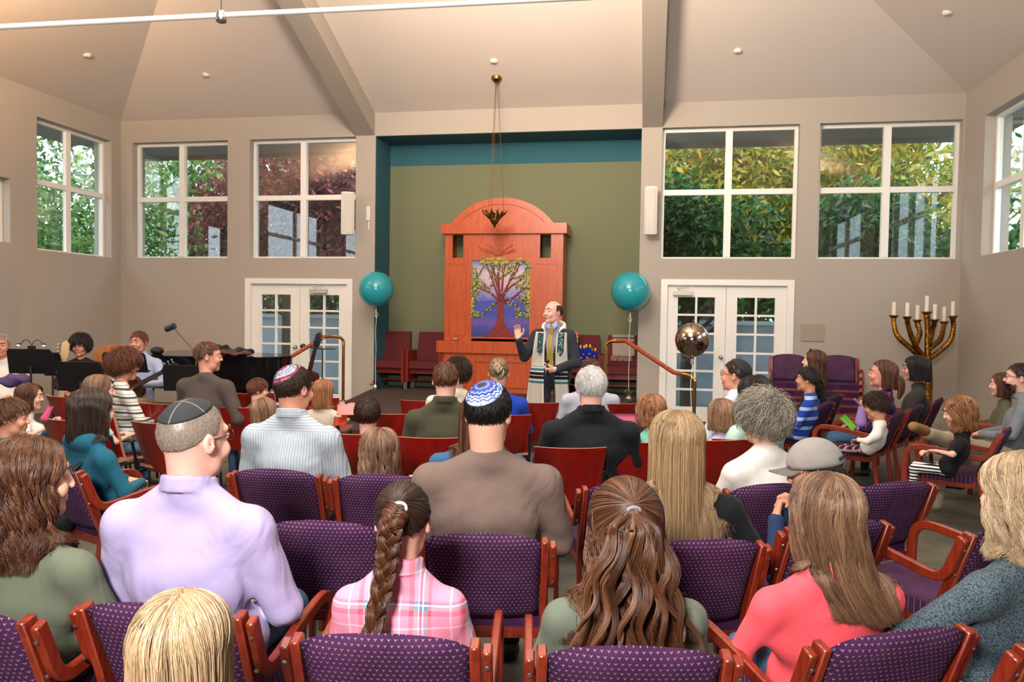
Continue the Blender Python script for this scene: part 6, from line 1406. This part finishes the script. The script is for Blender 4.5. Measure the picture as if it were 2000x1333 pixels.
bm = B(); cup(bm, mp(1180, 195), 1.15); obj('centre_cup', bm, GB.m, r, smooth=True); cl.append((mp(1180, 195)+np.array([0, 0, .008]), mp(0, 52)[2]))
for k, (p, t_) in enumerate(cl):
    c = candle(p, t_); tag(c, ['white candle in the leftmost cup of the menorah', 'white candle second from the left on the menorah', 'white candle third from the left on the menorah', 'white candle just right of the centre candle on the menorah', 'white candle second from the right on the menorah', 'white candle in the rightmost cup of the menorah', 'tall white candle in the raised centre cup of the menorah'][k], 'candle', 'menorah candles')
# ------------------------------------------------------------------ piano and what lies on it
pc = at(440, 690, 9.7); r = thing('grand_piano', 'black grand piano with closed lid behind the left handrail', 'piano', (pc[0], pc[1], 0), rad(10))
ol = [(-.88, -.62), (.35, -.62), (.72, -.55), (.86, -.3), (.84, .05), (.6, .3), (.2, .45), (-.2, .68), (-.88, .78)]; olp = [tuple(p[:2]) for p in smooth_path([(a, b, 0) for a, b in ol]+[(ol[0][0], ol[0][1], 0)], 5)][:-1]
bm = B(); prism(bm, olp, .60, .96, 'z'); obj('case', bm, BLACKP, r, smooth='auto'); bm = B(); prism(bm, [(x*1.015, y*1.015) for x, y in olp], .965, .99, 'z'); obj('lid', bm, BLACKP, r, smooth='auto')
bm = B(); box(bm, -1.08, -.88, -.6, .75, .62, .74); obj('keyboard', bm, BLACKP, r, bevel=.01); bm = B(); box(bm, -1.06, -.9, -.5, .65, .741, .755); obj('keys', bm, plain('ivory keys', '#ddd8cc', .3), r)
for x_, y_ in ((-.75, -.45), (-.75, .6), (.55, -.1)): bm = B(); lathe(bm, [(.03, 0), (.04, .1), (.035, .3), (.06, .6)], 14, c=(x_, y_, 0)); obj('leg', bm, BLACKP, r, smooth='auto')
bm = B(); box(bm, -.5, -.4, -.05, .05, .1, .6); obj('pedal_lyre', bm, BLACKP, r)
def blob(name, lab, cat, p, prims, mat, h=.012, rz=0, group=None, disp=None):
    A = Sdf()
    for a in prims: A.ell(*a[:2], a[2] if len(a) > 2 else .03)
    V, Qd = A.mesh(h, disp=disp); o = link_mesh(name, np_mesh(name, V, Qd), mat); o.location = p; o.rotation_euler = (0, 0, rz); tag(o, lab, cat, group); return o
wrk = lambda P: .010*np.sin(P[..., 0]*38+2*np.sin(P[..., 1]*20))+.006*np.sin(P[..., 2]*60+P[..., 0]*22)
blob('folded_jacket', 'black jacket thrown on the piano lid', 'jacket', at(452, 683, 9.5)*[1, 1, 0]+[0, 0, 1.03], [((0, 0, .0), (.24, .14, .04)), ((-.15, 0, .03), (.12, .1, .06)), ((.16, .02, .01), (.14, .08, .035))], cloth('black jacket pile', '#191a1f', .2, wr=1), disp=wrk)
blob('leather_bag', 'brown leather bag lying on the piano lid', 'bag', at(462, 689, 9.25)*[1, 1, 0]+[0, 0, 1.02], [((0, 0, 0), (.22, .08, .03)), ((-.1, 0, .015), (.1, .07, .03))], plain('brown leather', '#4a2416', .5, bump=(40, .4, .01)), disp=wrk)
blob('black_bag', 'small black bag at the left end of the piano', 'bag', at(307, 681, 9.45)*[1, 1, 0]+[0, 0, 1.03], [((0, 0, 0), (.08, .08, .05))], plain('black nylon', '#101216', .6))
lp = at(383, 700, 8.9); r = thing('piano_lamp', 'brass piano lamp with a long slanting arm and dark cylinder shade', 'lamp', (lp[0], lp[1], 0))
z1 = at(383, 690, 8.9)[2]; e1 = at(338, 639, 8.9)-np.array([lp[0], lp[1], 0])
bm = B(); lathe(bm, [(.14, 0), (.14, .02), (.02, .04)], 20); tube(bm, [(0, 0, .03), (0, 0, z1)], .012, 10); ball(bm, (0, 0, z1), .03); obj('stem', bm, DBRASS, r, smooth='auto'); bm = B(); tube(bm, [(.03, 0, z1-.05), (0, 0, z1), e1], .008, 8); obj('arm', bm, DBRASS, r)
bm = B(); tube(bm, [e1+(.02, 0, .015), e1+(-.09, 0, -.03)], .036, 14); obj('lamp_shade', bm, plain('dark blue enamel', '#1b2c3e', .35), r, smooth='auto')
# music stands
def music_stand(lab, x0, y0, x1, y1, d, tilt=.25, lights=False):
    p = at((x0+x1)/2, (y0+y1)/2, d); w = (x1-x0)*d/FPX; h = (y1-y0)*d/FPX; r = thing('music_stand', lab, 'music stand', (p[0], p[1], 0), rad(12), 'black music stands'); M = Matrix.Translation((0, 0, p[2])) @ Matrix.Rotation(tilt, 4, 'X')
    bm = B(); c = .03; pts = [(-w/2, -h/2), (w/2, -h/2), (w/2-.01, h/2-c), (w/2-c, h/2), (-w/2+c, h/2), (-w/2+.01, h/2-c)]; prism(bm, pts, -.004, .004, 'y'); box(bm, -w/2, w/2, 0, .06, -h/2-.004, -h/2+.004)
    bmesh.ops.transform(bm, matrix=M, verts=bm.verts); obj('desk', bm, BLACKM, r)
    bm = B(); tube(bm, [(0, .0, .3), (0, 0, p[2]-.05)], .011, 8); tube(bm, [(0, 0, .3), (0, 0, .12)], .016, 8); obj('pole', bm, BLACKM, r)
    for k in range(3): bm = B(); a = k*2.094+.5; tube(bm, [(0, 0, .3), (cos(a)*.2, sin(a)*.2, .06), (cos(a)*.28, sin(a)*.28, .01)], .009, 6, 3); obj('leg', bm, BLACKM, r)
    if lights:
        l = thing('clip_light', 'double gooseneck clip light on the leftmost music stand', 'light', tuple(at(62, 682, d)), rad(12)); bm = B(); box(bm, -.03, .03, -.02, .02, -.03, .03); obj('clip', bm, BLACKM, l, bevel=.004)
        mt = bpy.data.materials.new('lit led'); mt.use_nodes = True; e = mt.node_tree.nodes['Principled BSDF']; e.inputs['Emission Color'].default_value = (1, .98, .95, 1); e.inputs['Emission Strength'].default_value = 6
        for s in (-1, 1):
            bm = B(); tube(bm, [(0, 0, .03), (s*.03, 0, .08), (s*.07, 0, .085), (s*.11, 0, .05)], .004, 6, 5); nk = obj('gooseneck', bm, BLACKM, l, smooth=True); bm = B(); ball(bm, (s*.12, -.005, .045), .02, 12, 8, (1.2, .8, .6)); obj('lamp_head', bm, BLACKM, nk, smooth=True)
            bm = B(); ball(bm, (s*.122, -.012, .036), .012, 10, 6, (1.3, .6, .5)); obj('led', bm, mt, nk, smooth=True)
music_stand('black music stand at the far left with a clip light', 15, 681, 105, 731, 7.5, lights=True); music_stand('black music stand before the woman in the magenta top', 112, 706, 202, 765, 7.0); music_stand('black music stand between the first stand and the bass guitar', 84, 688, 122, 735, 8.1)
music_stand('black music stand half hidden by the reddish curly hair', 200, 688, 287, 728, 7.7); music_stand('low black music stand before the piano', 318, 712, 392, 765, 7.3)
# wooden chair back behind the guitarist
wb = at(228, 690, 9.5); bm = B(); pts = [(-.24, 0), (-.24, .98), (-.2, 1.06), (0, 1.10), (.2, 1.06), (.24, .98), (.24, 0)]; zt_ = at(228, 672, 9.5)[2]
r = thing('wooden_chair', 'light orange wooden high backed chair behind the guitarist', 'chair', (wb[0], wb[1], 0), rad(190)); f = zt_/1.10
bm = B(); prism(bm, [(-.28, .45), (-.28, .98*f), (-.2, 1.06*f), (0, 1.10*f), (.2, 1.06*f), (.28, .98*f), (.28, .45)], -.02, .02, 'y'); OW = wood('honey oak', '#8a4a20', '#b5703a'); obj('backrest', bm, OW, r, bevel=.008); bm = B(); box(bm, -.27, .27, 0, .45, .41, .45); obj('seat', bm, OW, r, bevel=.008)
for x_ in (-.24, .24):
    for y_ in (0, .41): bm = B(); box(bm, x_-.02, x_+.02, y_-.02, y_+.02, 0, .42); obj('leg', bm, OW, r)
# instruments
MAP = plain('pale maple', '#cfae84', .35); DW = plain('dark tonewood', '#3a1a10', .25)
def guitar(name, lab, cat, loc, rot, body, neckc, headc, L=.62, bass=False):
    r = thing(name, lab, cat, loc); r.rotation_euler = rot; g = [(0, -.24), (.12, -.23), (.185, -.14), (.16, -.03), (.12, .02), (.13, .10), (.10, .18), (.03, .2), (-.03, .2), (-.10, .18), (-.13, .10), (-.12, .02), (-.16, -.03), (-.185, -.14), (-.12, -.23)]
    gp = [(p[0], p[1]) for p in smooth_path([(a, b, 0) for a, b in g]+[(0, -.24, 0)], 4)][:-1]; bm = B(); prism(bm, gp, -.04, .04, 'y'); obj('guitar_body', bm, body, r, bevel=.006)
    bm = B(); prism(bm, [(-.028, .0), (.028, .0), (.022, L), (-.022, L)], -.055, -.035, 'y'); obj('neck', bm, neckc, r); bm = B(); prism(bm, [(-.022, L), (.022, L), (.045, L+.05), (.05, L+.18), (.01, L+.22), (-.03, L+.19), (-.04, L+.06)], -.052, -.034, 'y'); h = obj('headstock', bm, headc, r, bevel=.003)
    for k in range(4 if bass else 6): bm = B(); s = -1 if bass or k % 2 else 1; zz_ = L+.05+k*(.04 if bass else .024); tube(bm, [(s*.03, -.043, zz_), (s*.065, -.043, zz_)], .006, 6); ball(bm, (s*.07, -.043, zz_), .012, 8, 6); obj('tuning_peg', bm, STEEL, h)
    bm = B()
    for k in range(4): tube(bm, [((k-1.5)*.01, -.058, -.12), ((k-1.5)*.008, -.058, L+.02)], .0008, 4)
    obj('strings', bm, STEEL, r)
bh = at(119, 668, 8.3); guitar('bass_guitar', 'bass guitar with pale maple headstock standing behind the music stands', 'guitar', (bh[0]-.0, bh[1], bh[2]-1.02), (0, rad(4), rad(10)), DW, MAP, MAP, .82, True)
gb = world('mus2', (.02, .2, .62)); guitar('acoustic_guitar', 'dark guitar on the lap of the man in the pale blue shirt', 'guitar', tuple(gb), (rad(8), rad(62), rad(12)), DW, DW, BLACKM, .5)
gs = at(600, 735, 9.9); guitar('standing_guitar', 'dark guitar on a stand before the left french doors', 'guitar', (gs[0], gs[1], gs[2]-.12), (0, rad(14), rad(5)), DW, DW, BLACKM, .5)
ms = at(630, 700, 10.0); r = thing('microphone_stand', 'black microphone stand with boom before the left french doors', 'microphone stand', (ms[0], ms[1], 0)); zt_ = at(630, 682, 10.0)[2]
bm = B(); tube(bm, [(0, 0, .05), (0, 0, zt_)], .01, 8); obj('pole', bm, BLACKM, r); e = at(592, 677, 10.0)-np.array([ms[0], ms[1], 0]); f = at(655, 682, 10.0)-np.array([ms[0], ms[1], 0]); bm = B(); tube(bm, [f, (0, 0, zt_), e], .008, 8); obj('boom', bm, BLACKM, r); bm = B(); ball(bm, e, .035, 12, 8, (1.2, 1, 1)); obj('microphone_head', bm, BLACKM, r, smooth=True)
for k in range(3): bm = B(); a = k*2.094; tube(bm, [(0, 0, .1), (cos(a)*.3, sin(a)*.3, .01)], .009, 6); obj('leg', bm, BLACKM, r)
# stuffed toys on the stage seat: blue velvet scroll toys with yellow trims
BLU = cloth('royal blue plush', '#15208a', .15, wr=.6); YEL = plain('yellow felt', '#e6c63a', .8); RDF = plain('peach felt', '#d9805f', .8)
sp3 = np.array(s3.location); 
for k, (dx, dz, sc, lb) in enumerate(((-.13, .47, 1.0, 'blue plush scroll toy with striped hat, tallest on the stage seat'), (-.02, .46, .75, 'blue plush scroll toy in the middle of the stage seat'), (.07, .46, .8, 'blue plush scroll toy with yellow tip on the right of the stage seat'), (.15, .46, .62, 'small blue plush toy nearest the seat edge on the right'))):
    r = thing('plush_toy', lb, 'toy', (sp3[0]+dx, sp3[1]-.03, sp3[2]+dz), 0, 'blue plush toys on the stage seat'); h = .30*sc; A = Sdf(); A.cone((-.028, 0, .03), (-.028, 0, h), .032, .032, .015); A.cone((.028, 0, .03), (.028, 0, h), .032, .032, .015); V, Qd = A.mesh(.007); link_mesh('plush_body', np_mesh('plush_body', V, Qd), BLU, r)
    for s in (-1, 1): bm = B(); tube(bm, [(s*.028, 0, h+.02), (s*.028, 0, h+.075)], [.016, .011], 8); obj('scroll_handle', bm, YEL, r, smooth='auto')
    bm = B(); ball(bm, (-.012, -.034, h*.45), .016, 8, 6, (1, .4, 1)); ball(bm, (.02, -.034, h*.7), .014, 8, 6, (1, .4, 1)); ball(bm, (.02, -.034, h*.25), .014, 8, 6, (1.2, .4, .7)); obj('felt_patch', bm, RDF, r, smooth=True)
    if k == 0: A = Sdf(); A.ell((0, 0, h+.11), (.045, .035, .045), .01); V, Qd = A.mesh(.006); link_mesh('toy_head', np_mesh('toy_head', V, Qd), YEL, r); bm = B(); lathe(bm, [(.05, 0), (.045, .05), (0, .055)], 14, c=(0, 0, h+.14)); obj('toy_hat', bm, RDF, r, smooth='auto')
blob('purple_garment', 'purple garment folded over a chair at the far left edge', 'garment', at(25, 745, 7.3), [((0, 0, 0), (.16, .1, .06)), ((.08, 0, .02), (.1, .08, .05))], cloth('purple garment cloth', '#4f3c66', .15, wr=1), disp=wrk)
